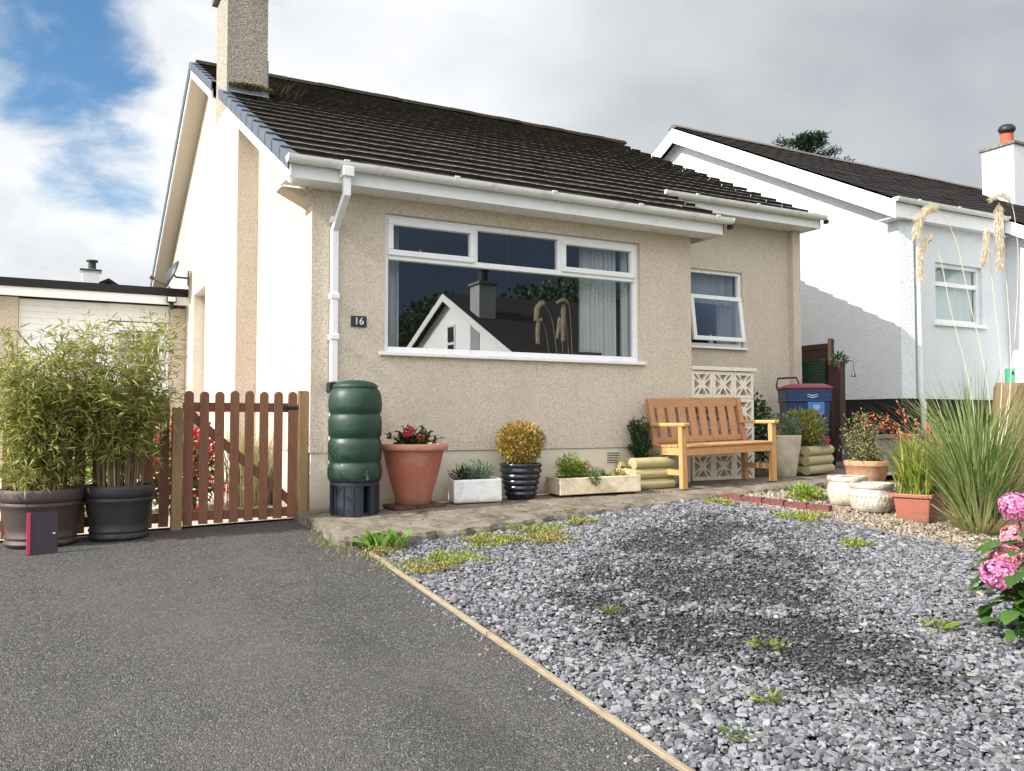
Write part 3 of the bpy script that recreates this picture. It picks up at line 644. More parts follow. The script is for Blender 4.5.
def pane(parent, x0, x1, y, z0, z1, mat, bow=.0, name='pane'):
    n = 10; V = []; F = []
    for j in range(n+1):
        for i in range(n+1):
            u, v = i/n, j/n; V.append((x0+(x1-x0)*u, y+bow*16*u*(1-u)*v*(1-v), z0+(z1-z0)*v))
    for j in range(n):
        for i in range(n): a = j*(n+1)+i; F.append((a, a+1, a+n+2, a+n+1))
    return MB().add(V, F).build(name, mat, parent, smooth=True)
pane(wn, WX0+.04, WX1-.04, FY0+.035, WZ0+.04, TZ-.02, M['glass'], .0004)
pane(wn, WX0+.08, M1-.05, FY0+.012, TZ+.05, WZ1-.08, M['glass']); pane(wn, M1+.015, M2-.015, FY0+.03, TZ+.02, WZ1-.045, M['glass']); pane(wn, M2+.05, WX1-.08, FY0+.012, TZ+.05, WZ1-.08, M['glass'])
mb = MB(); mb.box(WX0-.045, WX1+.045, -.045, .06, WZ0-.035, WZ0-.002); mb.build('window_sill', M['upvc'], wn, bevel=.006)
mb = MB(); mb.bar((1.03, .10, 2.33), (1.10, .16, 2.27), .012, .012); mb.build('window_stay', M['upvc'], wn)
def curtain(parent, x0, x1, y, z0, z1, name='curtain', mat=None, folds=7, dep=.035):
    n = folds*10; V = []
    for i in range(n+1):
        u = i/n; x = x0+(x1-x0)*u; yy = y+dep*math.sin(u*folds*2*PI)+.012*math.sin(u*31)
        V += [(x, yy, z0), (x+.008*math.sin(u*50), yy*1.0, z1)]
    return MB().add(V, [(2*i, 2*i+2, 2*i+3, 2*i+1) for i in range(n)]).build(name, mat or M['curtain'], parent, smooth=True)
curtain(wn, .66, .86, .22, 1.38, 2.62); curtain(wn, 2.86, 3.30, .24, 1.38, 2.62, folds=8); curtain(wn, 3.36, 3.48, .2, 1.38, 2.62, folds=2)
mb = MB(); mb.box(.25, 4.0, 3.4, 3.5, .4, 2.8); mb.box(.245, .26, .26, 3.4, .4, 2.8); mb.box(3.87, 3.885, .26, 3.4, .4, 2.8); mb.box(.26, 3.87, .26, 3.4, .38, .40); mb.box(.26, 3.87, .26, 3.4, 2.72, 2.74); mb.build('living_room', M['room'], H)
t = thing('ornament_box', 'small black box standing inside on the right of the picture window sill', 'box', (2.95, .19, 1.352))
MB().box(-.12, .12, -.05, .05, .0, .11).build('box_body', M['black'], t, bevel=.006); MB().box(-.13, .13, -.06, .06, -.012, 0).build('box_foot', M['black'], t)
mb = MB(); mb.box(WX0+.02, WX1-.02, .12, .40, 1.32, 1.34); mb.build('inner_sill', M['upvc'], wn)
# small window in the recess, lower sash pushed open
x0, x1, z0, z1 = W2; mb = MB(); frame_rect(mb, x0, x1, z0, z1, .045, RYW+.03, RYW+.09); mb.box(x0+.045, x1-.045, RYW+.031, RYW+.09, 2.34, 2.385)
w2 = mb.build('recess_window', M['upvc'], H, bevel=.004)
pane(w2, x0+.04, x1-.04, RYW+.06, 2.38, z1-.04, M['glass'])
mb = MB(); frame_rect(mb, -.435, .435, -.60, 0, .055, -.02, .02); sh = mb.build('open_sash', M['upvc'], w2, bevel=.005); sh.location = ((x0+x1)/2, RYW+.02, 2.385); sh.rotation_euler = (R(-7.5), 0, 0)
p = pane(sh, -.39, .39, 0, -.55, -.045, M['glass'])
mb = MB(); mb.box(x0-.03, x1+.05, RYW-.05, RYW+.06, z0-.03, z0-.002); mb.build('window_sill', M['upvc'], w2, bevel=.004)
M['net'] = m_plain('grey_net_curtain', (.42, .43, .44), .9, .08, 12); curtain(w2, x0+.03, x1-.03, RYW+.16, 2.3, 2.72, mat=M['net'], folds=6, dep=.02); curtain(w2, x1-.25, x1-.02, RYW+.22, 1.72, 2.4, mat=M['net'], folds=3)
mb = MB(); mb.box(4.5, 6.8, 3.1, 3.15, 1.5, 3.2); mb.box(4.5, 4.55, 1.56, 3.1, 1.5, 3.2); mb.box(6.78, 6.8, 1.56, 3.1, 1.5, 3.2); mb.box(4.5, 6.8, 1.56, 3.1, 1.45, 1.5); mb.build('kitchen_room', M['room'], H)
t = thing('soap_bottle', 'small pale bottle standing on the sill inside the open recess window', 'bottle', (5.72, 1.50, 1.715))
MB().lathe([(.03, 0), (.033, .09), (.025, .12), (.011, .135), (.011, .16)], 16).build('bottle_body', M['blind'], t, smooth=True); MB().lathe([(.013, .16), (.013, .185), (.0, .187)], 12).build('bottle_cap', M['white_ink'], t)
# fittings on the walls
mb = MB(); mb.box(3.02, 3.20, .006, .013, .31, .45); v = mb.build('air_vent', M['plinth'], H)
mb = MB()
for k in range(5): mb.box(3.035, 3.185, .001, .0055, .33+k*.024, .338+k*.024)
mb.build('vent_slot', M['black'], v)
t = thing('house_number_plaque', 'small dark slate plaque with white number 16 on the beige wall', 'sign', (.417, -.001, 1.625))
MB().box(-.07, .07, -.014, 0, -.048, .048).build('plaque_board', M['plate'], t, bevel=.003); textmesh('numerals', '16', .088, M['white_ink'], t, (0, -.0165, 0), (R(90), 0, 0))
t = thing('satellite_dish', 'dark satellite dish on a bracket under the gable eave', 'satellite dish', (-.002, 7.9, 3.15))
mb = MB(); n = 20
for k in range(2): pass
mb.lathe([(.0, .05), (.1, .042), (.2, .015), (.27, -.02), (.275, -.012), (.2, .025), (.1, .054), (0, .062)], 24); ds = mb.build('dish', M['metal'], t, smooth=True); ds.location = (-.30, -.25, .02); ds.scale = (.88, .88, .88); ds.rotation_euler = (0, R(-68), R(8))
mb = MB(); mb.tube([(0, 0, 0), (-.2, -.02, .0), (-.27, -.24, .02)], .018, 8); mb.box(-.012, 0, -.06, .06, -.12, .12); mb.build('dish_bracket', M['metal'], t)
mb = MB(); mb.tube([(-.30, -.25, -.22), (-.58, -.30, -.10)], .01, 6); mb.tube([(-.56, -.30, -.10), (-.62, -.30, -.07)], .03, 10); mb.build('dish_arm', M['metal'], t)
# side door in the gable recess
mb = MB(); mb.box(.17, .195, DY0+.05, DY1-.05, .1, DZ-.05); mb.build('side_door', M['upvc'], H)

# ------------------------------------------------------------------ white house next door
NX, NY = 9.4, 1.42; NA, NZ = 6.52, 6.80; ny0 = 1.28; nz0 = 4.10; NTP = (NZ-nz0)/(NA-ny0); NTH = math.atan(NTP)
def zn(Y): return NZ-NTP*abs(NA-Y)
N = thing('white_house', 'white rendered house next door with dark tiled roof and black painted base', 'house')
NPT = 1.10
mb = MB()
ys = [NY, NA, 11.6]
mb.prism([(NX, NY, NPT)]+[(NX, y, zn(y)-.15) for y in ys]+[(NX, 11.6, NPT)], (.25, 0, 0))
nw = (10.24, 11.42, 2.31, 3.26)
for a, b, c, d in ((NX+.25, nw[0], NPT, 4.02), (nw[1], 12.10, NPT, 4.02), (nw[0], nw[1], NPT, nw[2]), (nw[0], nw[1], nw[3], 4.02)): mb.box(a, b, NY, NY+.25, c, d)
mb.prism([(NX+.001, NY-.002, NPT+.001), (NX+.25, NY-.06, NPT+.001), (NX+.25, NY-.001, NPT+.001)], (0, 0, 2.72))                                 # quoin strip at the corner
mb.prism([(12.10, -.3, NPT), (12.10, -.3, zn(-.3)-.16), (12.10, NY, zn(NY)-.16), (12.10, NY, NPT)], (.25, 0, 0)); mb.box(12.36, 17, -.3, -.05, NPT, 3.1)
mb.build('wall', M['white_render'], N)
mb = MB(); mb.box(NX+.02, 12.08, NY+.02, NY+.24, -.3, NPT-.002); mb.box(NX+.02, NX+.24, NY+.24, 11.58, -.3, NPT-.002); mb.box(12.12, 12.3, -.28, NY, -.3, NPT-.002); mb.box(12.3, 17, -.28, -.1, -.3, NPT-.002); mb.build('black_base', M['bitumen'], N)
nrows = 19; nexp = (NA-ny0)/math.cos(NTH)/nrows
tiles(N, 9.16, ny0, nz0, NTH, nrows, lambda s: (9.16, 19.5), [M['tile_n'], M['tile_n_edge']], exp=nexp, amp=.006, thick=.02, tw=.6, pale=.03)
lowrows = 5
tiles(N, 11.85, ny0-lowrows*nexp*math.cos(NTH), nz0-lowrows*nexp*math.sin(NTH), NTH, lowrows, lambda s: (11.85, 18), [M['tile_n'], M['tile_n_edge']], exp=nexp, amp=.006, thick=.02, tw=.6, pale=.03, name='lower_roof')
mb = MB(); mb.prism([(9.16, NA, NZ), (9.16, 11.8, zn(11.8)), (9.16, 11.8, zn(11.8)-.08), (9.16, NA, NZ-.1)], (10.3, 0, 0)); mb.build('back_roof', M['tile_n'], N)
mb = MB(); mb.prism([(9.2, ny0+.05, zn(ny0+.05)-.04), (9.2, NA, NZ-.04), (9.2, NA, NZ-.08), (9.2, ny0+.05, zn(ny0+.05)-.08)], (10, 0, 0)); mb.build('roof_felt', M['black'], N)
mb = MB(); x = 9.16
while x < 19.3:
    dz = random.uniform(-.006, .006); mb.prism([(x, NA-.14, NZ-.03+dz), (x, NA-.05, NZ+.045+dz), (x, NA+.05, NZ+.045+dz), (x, NA+.14, NZ-.03+dz)], (.44, 0, 0)); x += .45
mb.build('ridge_tiles', [m_plain('lichened_ridge', (.13, .115, .095), .9, .3, 6, .3)], N)
mb = MB()
mb.prism([(9.15, ny0, zn(ny0)-.30), (9.15, ny0, zn(ny0)-.025), (9.15, NA, NZ-.025), (9.15, NA, NZ-.32)], (.022, 0, 0)); mb.prism([(9.15, NA, NZ-.32), (9.15, NA, NZ-.025), (9.15, 11.8, zn(11.8)-.025), (9.15, 11.8, zn(11.8)-.30)], (.022, 0, 0))
mb.prism([(11.84, ny0-1.35, zn(ny0-1.35)-.24), (11.84, ny0-1.35, zn(ny0-1.35)-.025), (11.84, ny0, zn(ny0)-.025), (11.84, ny0, zn(ny0)-.24)], (.022, 0, 0))
each(mb, 'bargeboard', M['upvc'], N, bevel=.003)
mb = MB(); mb.prism([(9.172, ny0+.3, zn(ny0+.3)-.27), (9.172, ny0+.3, zn(ny0+.3)-.26), (9.172, NA, NZ-.27), (9.172, NA, NZ-.28)], (.227, 0, 0)); mb.box(9.172, 12.09, ny0+.025, NY-.001, 3.83, 3.842); mb.box(9.172, 9.40, ny0+.01, NY+.2, 3.825, 3.838); each(mb, 'soffit', M['white_smooth'], N)
mb = MB(); mb.box(9.172, 11.83, ny0, ny0+.022, 3.825, 4.05); mb.box(11.87, 17.5, -.08, -.06, 3.0, 3.2); each(mb, 'fascia', M['upvc'], N, bevel=.003)
gutter(N, 9.09, 11.82, ny0, 4.10, br=.95); mb = MB()
mb.tube([(9.75, ny0-.05, 4.05), (9.75, ny0-.02, 3.89), (9.76, NY-.05, 3.69), (9.76, NY-.05, 1.16), (9.80, NY-.07, 1.0), (9.80, NY-.07, .3)], .045, 12)
mb.build('downpipe', M['gutter'], N, smooth=True)
mb = MB(); frame_rect(mb, nw[0], nw[1], nw[2], nw[3], .06, NY+.06, NY+.12); mb.box(nw[0]+.06, nw[1]-.06, NY+.061, NY+.12, 2.90, 2.97); nwn = mb.build('side_window', M['upvc'], N, bevel=.005)
pane(nwn, nw[0]+.05, nw[1]-.05, NY+.09, nw[2]+.05, 2.91, M['glass_n']); pane(nwn, nw[0]+.05, nw[1]-.05, NY+.09, 2.96, nw[3]-.05, M['glass_n'])
mb = MB(); mb.box(nw[0]-.06, nw[1]+.06, NY-.05, NY+.07, nw[2]-.055, nw[2]-.002); mb.build('window_sill', M['upvc'], nwn, bevel=.005)
curtain(nwn, nw[0]+.06, nw[1]-.03, NY+.16, nw[2], nw[3], 'blind', M['blind'], 3, .008)
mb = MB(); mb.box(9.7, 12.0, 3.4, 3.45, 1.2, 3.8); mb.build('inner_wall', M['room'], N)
mb = MB(); mb.box(16.6, 17.3, 4.30, 5.05, 4.5, 7.02); nch = mb.build('chimney_stack', M['white_smooth'], N); nch.location = (.42, -.08, 0)
mb = MB(); mb.box(16.55, 17.35, 4.25, 5.10, 7.02, 7.08); mb.build('chimney_cap', M['grey_wall'], nch)
mb = MB(); mb.lathe([(.14, 7.08), (.135, 7.40), (.155, 7.42), (.155, 7.46), (.10, 7.46)], 20, (16.95, 4.66, 0)); cp = mb.build('chimney_pot', m_plain('orange_clay_pot', (.42, .10, .045), .7, .12, 6), nch, autos=40)
mb = MB(); mb.lathe([(.17, 0), (.19, .05), (.16, .12), (.09, .17), (0, .18)], 20, (0, 0, 0)); co = mb.build('cowl', M['black'], cp, smooth=True); co.location = (16.95, 4.66, 7.45); co.rotation_euler = (R(12), R(-14), 0)

# ------------------------------------------------------------------ garage beside the gable
G = thing('garage', 'low flat-roofed white garage with ribbed door between beige piers', 'garage')
GY = 8.2
mb = MB(); mb.box(-.245, -.005, GY, GY+.3, 0, 2.66); mb.box(-2.95, -2.47, GY, GY+.3, 0, 2.70); mb.box(-6, -3.9, GY+.002, GY+.3, 0, 2.7); each(mb, 'pier', M['dash'], G)
mb = MB(); mb.box(-6, -.002, GY-.32, GY-.26, 2.83, 2.96); mb.box(-6, -.004, GY-.259, GY+3, 2.84, 2.95); mb.build('felt_roof', M['bitumen'], G)
mb = MB(); mb.box(-6, -.003, GY-.29, GY-.261, 2.69, 2.829); mb.box(-6, -.003, GY-.26, GY-.002, 2.72, 2.74); mb.build('fascia', M['upvc'], G)
mb = MB(); z = .1
while z < 2.7: mb.box(-2.465, -1.19, GY+.10, GY+.13, z, z+.085); mb.box(-2.465, -1.19, GY+.11, GY+.128, z+.085, z+.1); z += .1
mb.box(-1.188, -.248, GY+.09, GY+.13, 2.42, 2.70); mb.build('ribbed_door', M['upvc'], G)
mb = MB(); frame_rect(mb, -1.185, -.25, .1, 2.40, .06, GY+.07, GY+.12); mb.box(-1.12, -.31, GY+.09, GY+.115, .16, 1.72); mb.box(-1.12, -1.03, GY+.091, GY+.115, 1.72, 2.34); mb.box(-.39, -.31, GY+.091, GY+.115, 1.72, 2.34); mb.box(-1.03, -.39, GY+.092, GY+.115, 2.27, 2.34); gd = mb.build('garage_side_door', M['upvc'], G)
pane(gd, -1.03, -.39, GY+.105, 1.72, 2.27, M['glass']); mb = MB()
for k in range(6): mb.bar((-1.03+k*.128, GY+.086, 1.72), (-1.03+k*.128, GY+.086, 2.27), .012, .008, (0, 1, 0))
for k in range(5): mb.bar((-1.03, GY+.080, 1.78+k*.11), (-.39, GY+.080, 1.78+k*.11), .012, .008, (0, 1, 0))
mb.build('lattice', M['screen'], gd); MB().box(-6, -.26, GY+.6, GY+.65, 0, 2.8).build('garage_inside', M['room'], G)
t = thing('floodlight', 'small black floodlight with pale lens under the garage fascia', 'floodlight', (-.27, GY-.30, 2.80))
MB().box(-.075, .075, -.13, -.03, -.09, .01).build('lamp_body', M['black'], t, bevel=.01); MB().box(-.06, .06, -.135, -.1305, -.075, .0).build('lens', M['curtain'], t); MB().tube([(0, -.08, -.09), (0, -.07, -.15), (.03, -.05, -.18)], .035, 10).build('sensor', M['black'], t, smooth=True)

# far house behind the garage
t = thing('distant_house', 'distant pale house showing only its chimney and roof tip over the garage', 'house', (-.6, 27.2, 0))
MB().prism([(-2.8, 0, 0), (-2.8, 0, 4.2), (.25, 0, 5.78), (2.6, 0, 4.2), (2.6, 0, 0)], (0, 5, 0)).build('wall', M['white_smooth'], t)
mb = MB(); mb.prism([(-2.95, -.15, 4.22), (.25, -.15, 5.86), (.25, -.15, 5.98), (-3.1, -.15, 4.3)], (0, 5.3, 0)); mb.prism([(.25, -.15, 5.86), (2.75, -.15, 4.22), (2.9, -.15, 4.3), (.25, -.15, 5.98)], (0, 5.3, 0)); mb.build('roof', M['tile_n'], t)
mb = MB(); mb.box(-.63, -.10, -1, -.5, 4.0, 6.05); mb.box(-.70, -.03, -1.06, -.44, 6.05, 6.13); mb.lathe([(.12, 6.13), (.11, 6.4), (.17, 6.42), (.17, 6.48), (0, 6.5)], 14, (-.32, -.75, 0)); mb.build('chimney', M['white_smooth'], t)
MB().box(-.71, -.02, -1.07, -.43, 6.06, 6.12).build('chimney_band', M['black'], t); MB().lathe([(.13, 6.13), (.12, 6.4), (.19, 6.42), (.19, 6.48), (0, 6.5)], 14, (-.32, -.75, 0)).build('chimney_pot', M['black'], t)

# pine behind the neighbour
t = thing('pine_tree', 'dark pine whose crown shows above the ridge of the white house', 'tree', (24.9, 17.6, 0))
MB().tube([(0, 0, 0), (.1, 0, 6), (0, .1, 11.0), (.1, 0, 12.0)], [.35, .28, .16, .05], 10).build('trunk', M['bark'], t, smooth=True)
Ps = []; Ds = []
for k in range(64):
    a = random.uniform(0, 2*PI); z = random.uniform(8.8, 12.2); L = max(.3, (12.9-z)*.72+.25)*random.uniform(.5, 1.1); tz = z+L*.22
    e = np.array([L*math.cos(a), L*math.sin(a), tz]); n = 170
    u = rng.random(n)**.6; P = np.outer(u, e)+np.outer(1-u, [0, 0, z])+rng.normal(0, .13, (n, 3))*np.array([1, 1, .6])
    Ps.append(P); Ds.append(rng.normal(0, .6, (n, 3))+np.array([math.cos(a), math.sin(a), .7]))
V, F = leaves(np.concatenate(Ps), np.concatenate(Ds), .20, .05); npmesh('crown', V, F, M['pine'], t)

# house and trees across the road, behind the camera: seen mirrored in the picture window
t = thing('opposite_house', 'white gabled house across the road, mirrored in the picture window', 'house')
oy = lambda v: .1-v
OX = 8.6; RYo, RZo = oy(16.4), 4.62; e1, e1z = oy(12.0), 2.62; e2, e2z = oy(20.8), 2.62
mb = MB(); mb.prism([(OX, e1-.1, -2.5), (OX, e1-.1, e1z-.1), (OX, RYo, RZo-.12), (OX, e2+.1, e2z-.1), (OX, e2+.1, -2.5)], (9, 0, 0)); M['bright_white'] = m_plain('fresh_white_masonry_paint', (.90, .91, .92), .8, .02); ow = mb.build('wall', M['bright_white'], t)
mb = MB(); mb.prism([(OX-.25, RYo, RZo), (OX-.25, e1+.2, e1z-.1), (OX-.25, e1+.2, e1z-.22), (OX-.25, RYo, RZo-.11)], (9.6, 0, 0)); mb.prism([(OX-.25, RYo, RZo), (OX-.25, e2-.2, e2z-.1), (OX-.25, e2-.2, e2z-.22), (OX-.25, RYo, RZo-.11)], (9.6, 0, 0)); mb.build('roof', M['tile_n'], t)
mb = MB(); mb.prism([(OX-.27, RYo, RZo-.02), (OX-.27, e1+.2, e1z-.12), (OX-.27, e1+.2, e1z-.32), (OX-.27, RYo, RZo-.24)], (.025, 0, 0)); mb.prism([(OX-.27, RYo, RZo-.02), (OX-.27, e2-.2, e2z-.12), (OX-.27, e2-.2, e2z-.32), (OX-.27, RYo, RZo-.24)], (.025, 0, 0)); mb.build('bargeboard', M['upvc'], t)
mb = MB(); mb.box(OX-.02, OX+.5, oy(14.95), oy(14.35), 2.0, 4.62); oc_ = mb.build('chimney', m_plain('shade_grey_render', (.34, .35, .37), .9), t); MB().box(OX-.07, OX+.55, oy(15.0), oy(14.25), 4.62, 4.69).build('chimney_cap', M['grey_wall'], oc_)  # chimney greyed all over, its shaded side put into the colour
MB().lathe([(.16, 4.69), (.15, 5.0), (.18, 5.02), (.18, 5.08), (.1, 5.08)], 16, (OX+.24, oy(14.65), 0)).build('chimney_pot', M['black'], oc_)
mb = MB(); mb.tube([(OX+1.0, oy(14.5), 4.8), (OX+1.0, oy(14.5), 6.3)], .02, 6); mb.tube([(OX+.4, oy(14.5), 6.25), (OX+1.5, oy(14.5), 6.25)], .012, 6)
for k in range(6): mb.tube([(OX+.45+k*.18, oy(14.8), 6.25), (OX+.45+k*.18, oy(14.2), 6.25)], .008, 5)
mb.build('aerial', M['metal'], t)
mb = MB(); yw = oy(16.3); mb.box(OX-.03, OX-.001, yw-.3, yw+.3, 2.45, 3.7); wo = mb.build('gable_window', M['upvc'], t)
MB().box(OX-.036, OX-.031, yw-.22, yw+.22, 2.53, 3.1).build('pane', M['bitumen'], wo); MB().box(OX-.036, OX-.031, yw-.22, yw+.22, 3.18, 3.62).build('pane', M['bitumen'], wo)
for i, (x, y, r, h) in enumerate(((13.5, -35, 3.2, 5.0), (17.0, -33.5, 3.4, 6.6), (21.5, -31.5, 3.6, 6.6), (26.5, -29, 3.8, 6.2))):
    lab = ('round dark tree at the end of the trees beyond the opposite house', 'tall dark tree directly behind the opposite gable', 'broad dark tree behind the opposite chimney', 'broad dark tree beyond the far end of the opposite roof')[i]
    tr = thing('broadleaf_tree', lab, 'tree', (x, y, -2), group='trees across the road')
    MB().tube([(0, 0, 0), (.1, .1, 3), (0, 0, h)], [.35, .25, .1], 8).build('trunk', M['bark'], tr)
    bush('crown', tr, M['tree'], 9000, (r, r, r*.9), (0, 0, h), .26, .2, .2, .6, .35, 16)

# ------------------------------------------------------------------ picket gate, posts and fence
FY = .07
def picket(mb, x, zb, zt, wd=.072, th=.020, y=FY):
    n = 7; pts = [(x-wd/2, y, zb), (x+wd/2, y, zb), (x+wd/2, y, zt-wd*.45)]+[(x+wd/2*math.cos(a), y, zt-wd*.45+wd*.45*math.sin(a)) for a in np.linspace(.25, PI-.25, n)]+[(x-wd/2, y, zt-wd*.45)]
    mb.prism(pts, (0, -th, 0))
gt = thing('picket_gate', 'low red brown picket gate with rounded tops and a diagonal brace', 'gate', (-.55, 0, 0))
px = [-.961+.118*k for k in range(8)]
for k, x in enumerate(px):
    mb = MB(); picket(mb, x+.55, GZ(x, 0)+.018+random.uniform(-.004, .004), 1.0+random.uniform(-.008, .006)); mb.build('picket', M['wood_brown'], gt, bevel=.003)
for z in (.868, -.005):
    mb = MB(); mb.box(-.455, .455, FY+.001, FY+.036, z-.038, z+.038); mb.build('rail', M['wood_brown_x'], gt, bevel=.003)
mb = MB(); mb.bar((-.42, FY+.018, .83), (.43, FY+.018, .06), .07, .03, (0, 1, 0)); mb.build('brace', M['wood_brown_x'], gt, bevel=.003)
mb = MB(); mb.box(.34, .46, FY-.022, FY-.0205, .85, .88); mb.build('hinge', M['black'], gt)
def post(name, lab, x, y, zt, s=.078, h=None):
    t = thing(name, lab, 'gate post', (x, y, GZ(x, y)-.06), group='posts of the picket gate')
    mb = MB(); H_ = zt-GZ(x, y)+.06; mb.box(-s/2, s/2, -s/2, s/2, 0, H_-.008); mb.prism([(-s/2, -s/2, H_-.008), (s/2, -s/2, H_-.008), (s/2, s/2, H_-.008), (-s/2, s/2, H_-.008)], (0, 0, .008)); mb.build('post_shaft', M['wood_post'], t, bevel=.004)
    return t
post('gate_post', 'pale square gate post standing against the corner of the bungalow', -.045, FY+.01, 1.012); post('gate_post', 'pale square gate post between the picket gate and the bamboo pots', -1.055, FY-.09, .86)
fn = thing('picket_fence', 'dark brown picket fence behind the two bamboo pots', 'fence', (-2.2, 0, 0))
for k in range(13):
    x = -1.14-.118*k; mb = MB(); picket(mb, x+2.2, GZ(x, 0)+.02, .97+random.uniform(-.01, .01)); mb.build('picket', M['wood_brown'], fn, bevel=.003)
for z in (.84, -.01): mb = MB(); mb.box(-.55, 1.10, FY+.001, FY+.036, z-.038, z+.038); mb.build('rail', M['wood_brown_x'], fn)

# ------------------------------------------------------------------ bamboo in pots
def ring_pot(parent, r, h, mat, rb=None):
    rb = rb or r*.80
    prof = [(rb*.93, 0), (rb*1.03, .012), (rb*1.06, h*.07), (rb*1.01, h*.115), (rb*1.0, h*.13), (rb*1.045, h*.16), (rb*1.045, h*.185), (rb*1.0, h*.215)]
    for k in range(6): prof.append((rb+(r*.93-rb)*(k+1)/6, h*(.25+.42*(k+1)/6)))
    prof += [(r*.955, h*.70), (r*.975, h*.725), (r*.965, h*.75), (r*.94, h*.775), (r*.985, h*.80), (r*1.0, h*.86), (r*1.0, h*.93), (r*.985, h*.975), (r*.95, h), (r*.905, h*.99), (r*.89, h*.93), (r*.86, h*.7)]
    MB().lathe(prof, 48).build('pot', mat, parent, autos=50)
    MB().lathe([(0, h*.88), (r*.5, h*.885), (r*.89, h*.86)], 24).build('soil', M['soil'], parent)
def bamboo(lab, x, y, r, h, mat, ht, ncane, spread, seed, nl, low):
    global rng; rng = np.random.default_rng(seed)
    t = thing('potted_bamboo', lab, 'potted plant', (x, y, GZ(x, y)), group='bamboo in dark pots')
    ring_pot(t, r, h, mat)
    a = rng.uniform(0, 2*PI, ncane); q = np.sqrt(rng.random(ncane))*r*.66; B = np.stack([q*np.cos(a), q*np.sin(a), np.full(ncane, h*.86)], 1)
    L = ht*(.55+.62*rng.random(ncane)**1.5); az = a+rng.normal(0, .7, ncane); lean = rng.uniform(0, .16, ncane); dr = rng.uniform(.08, .55, ncane)*spread
    V1, F1, Cn = blades(B, az, L, lean, .008, dr, 8); V2, F2, _ = blades(B, az+PI/2, L, lean*0+1e-3, .001, 0, 8)
    mb = MB()
    for i in range(ncane): mb.tube(Cn[i], [.0042*(1-.75*k/8) for k in range(9)], 5)
    mb.build('canes', M['cane'], t)
    # leafy side twigs all the way up
    P = []; D = []
    nt = nl//7; ci = rng.integers(0, ncane, nt); u = 1-rng.random(nt)**1.2*low; k = np.minimum(7, (u*8).astype(int)); fr = (u*8-k)[:, None]
    P0 = Cn[ci, k]*(1-fr)+Cn[ci, k+1]*fr; ta = rng.uniform(0, 2*PI, nt); td = np.stack([np.cos(ta), np.sin(ta), rng.uniform(.1, 1.0, nt)], 1); tl = rng.uniform(.05, .26, nt)*(.55+.9*u*(1.25-u))
    for j in range(7):
        s = (j+1)/7; pj = P0+td*(tl*s)[:, None]-np.array([0, 0, 1.0])*(tl*s*s*.35)[:, None]
        P.append(pj); D.append(td*.6+rng.normal(0, .6, (nt, 3))+np.array([0, 0, -.35]))
    P = np.concatenate(P); D = np.concatenate(D); n = len(P)
    V, F = leaves(P, D, rng.uniform(.05, .105, n), rng.uniform(.008, .0145, n), .08); npmesh('leaves', V, F, M['bamboo'], t)
    return t
bamboo('bushy bamboo in the dusty brown ringed pot at the left end of the fence', -1.975, -.27, .275, .40, M['pot_brown'], 1.07, 90, .95, 3, 11500, .92)
bamboo('bushy bamboo in the black ringed pot beside the picket gate', -1.475, -.25, .245, .395, M['pot_dark'], 1.12, 100, 1.05, 5, 10000, .66)
tb = thing('leaning_panel', 'flat dark panel with a red edge leaning against the brown bamboo pot', 'panel', (-1.955, -.70, GZ(-1.95, -.72)), (R(-7), 0, R(2)))
MB().box(-.075, .085, -.008, .008, 0, .275).build('panel_board', M['navy'], tb, bevel=.002); MB().box(-.098, -.0755, -.010, .010, 0, .277).build('panel_edge', M['red_edge'], tb, bevel=.002); MB().box(.055, .070, -.0095, -.0085, .13, .14).build('pale_mark', M['pale_ink'], tb)
rng = np.random.default_rng(21)

# garden glimpsed through the gate
t = thing('red_flower_bush', 'red flowering bush seen through the left pickets of the gate', 'bush', (-.75, 1.5, GZ(-.75, 1.5)))
bush('foliage', t, M['mid'], 1600, (.38, .4, .42), (-.12, 0, .38), .07, .035); 
P, d = blob(900, (.38, .4, .40), (-.12, -.05, .52), .5); V, F = leaves(P, d+rng.normal(0, .6, (900, 3)), .05, .045); npmesh('blossom', V, F, M['red'], t)
P, d = blob(300, (.3, .3, .3), (.05, -.2, .12), .5); V, F = leaves(P, d+rng.normal(0, .6, (300, 3)), .045, .03); npmesh('fallen_petals', V, F, M['red'], t)
t = thing('dry_grass_clump', 'pale dry grass clump seen through the middle of the picket gate', 'grass clump', (-.22, 1.5, GZ(-.2, 1.5)))
B = np.stack([rng.normal(0, .10, 520), rng.normal(0, .14, 520), np.zeros(520)], 1); V, F, _ = blades(B, rng.uniform(0, 2*PI, 520), rng.uniform(.5, .95, 520), rng.uniform(0, .25, 520), .009, rng.uniform(.1, .8, 520)); npmesh('blades', V, F, M['drygrass'], t)
t = thing('green_shrub', 'bright green shrub glimpsed through the fence between the bamboo pots', 'shrub', (-1.75, 1.3, GZ(-1.7, 1.3))); bush('foliage', t, M['lime'], 2200, (.5, .35, .5), (0, 0, .45), .07, .03); MB().tube([(0, 0, 0), (0, 0, .4)], .02, 6).build('stem', M['bark'], t)

# ------------------------------------------------------------------ things along the front wall
def at(x, y): return (x, y, PZ(x, y))
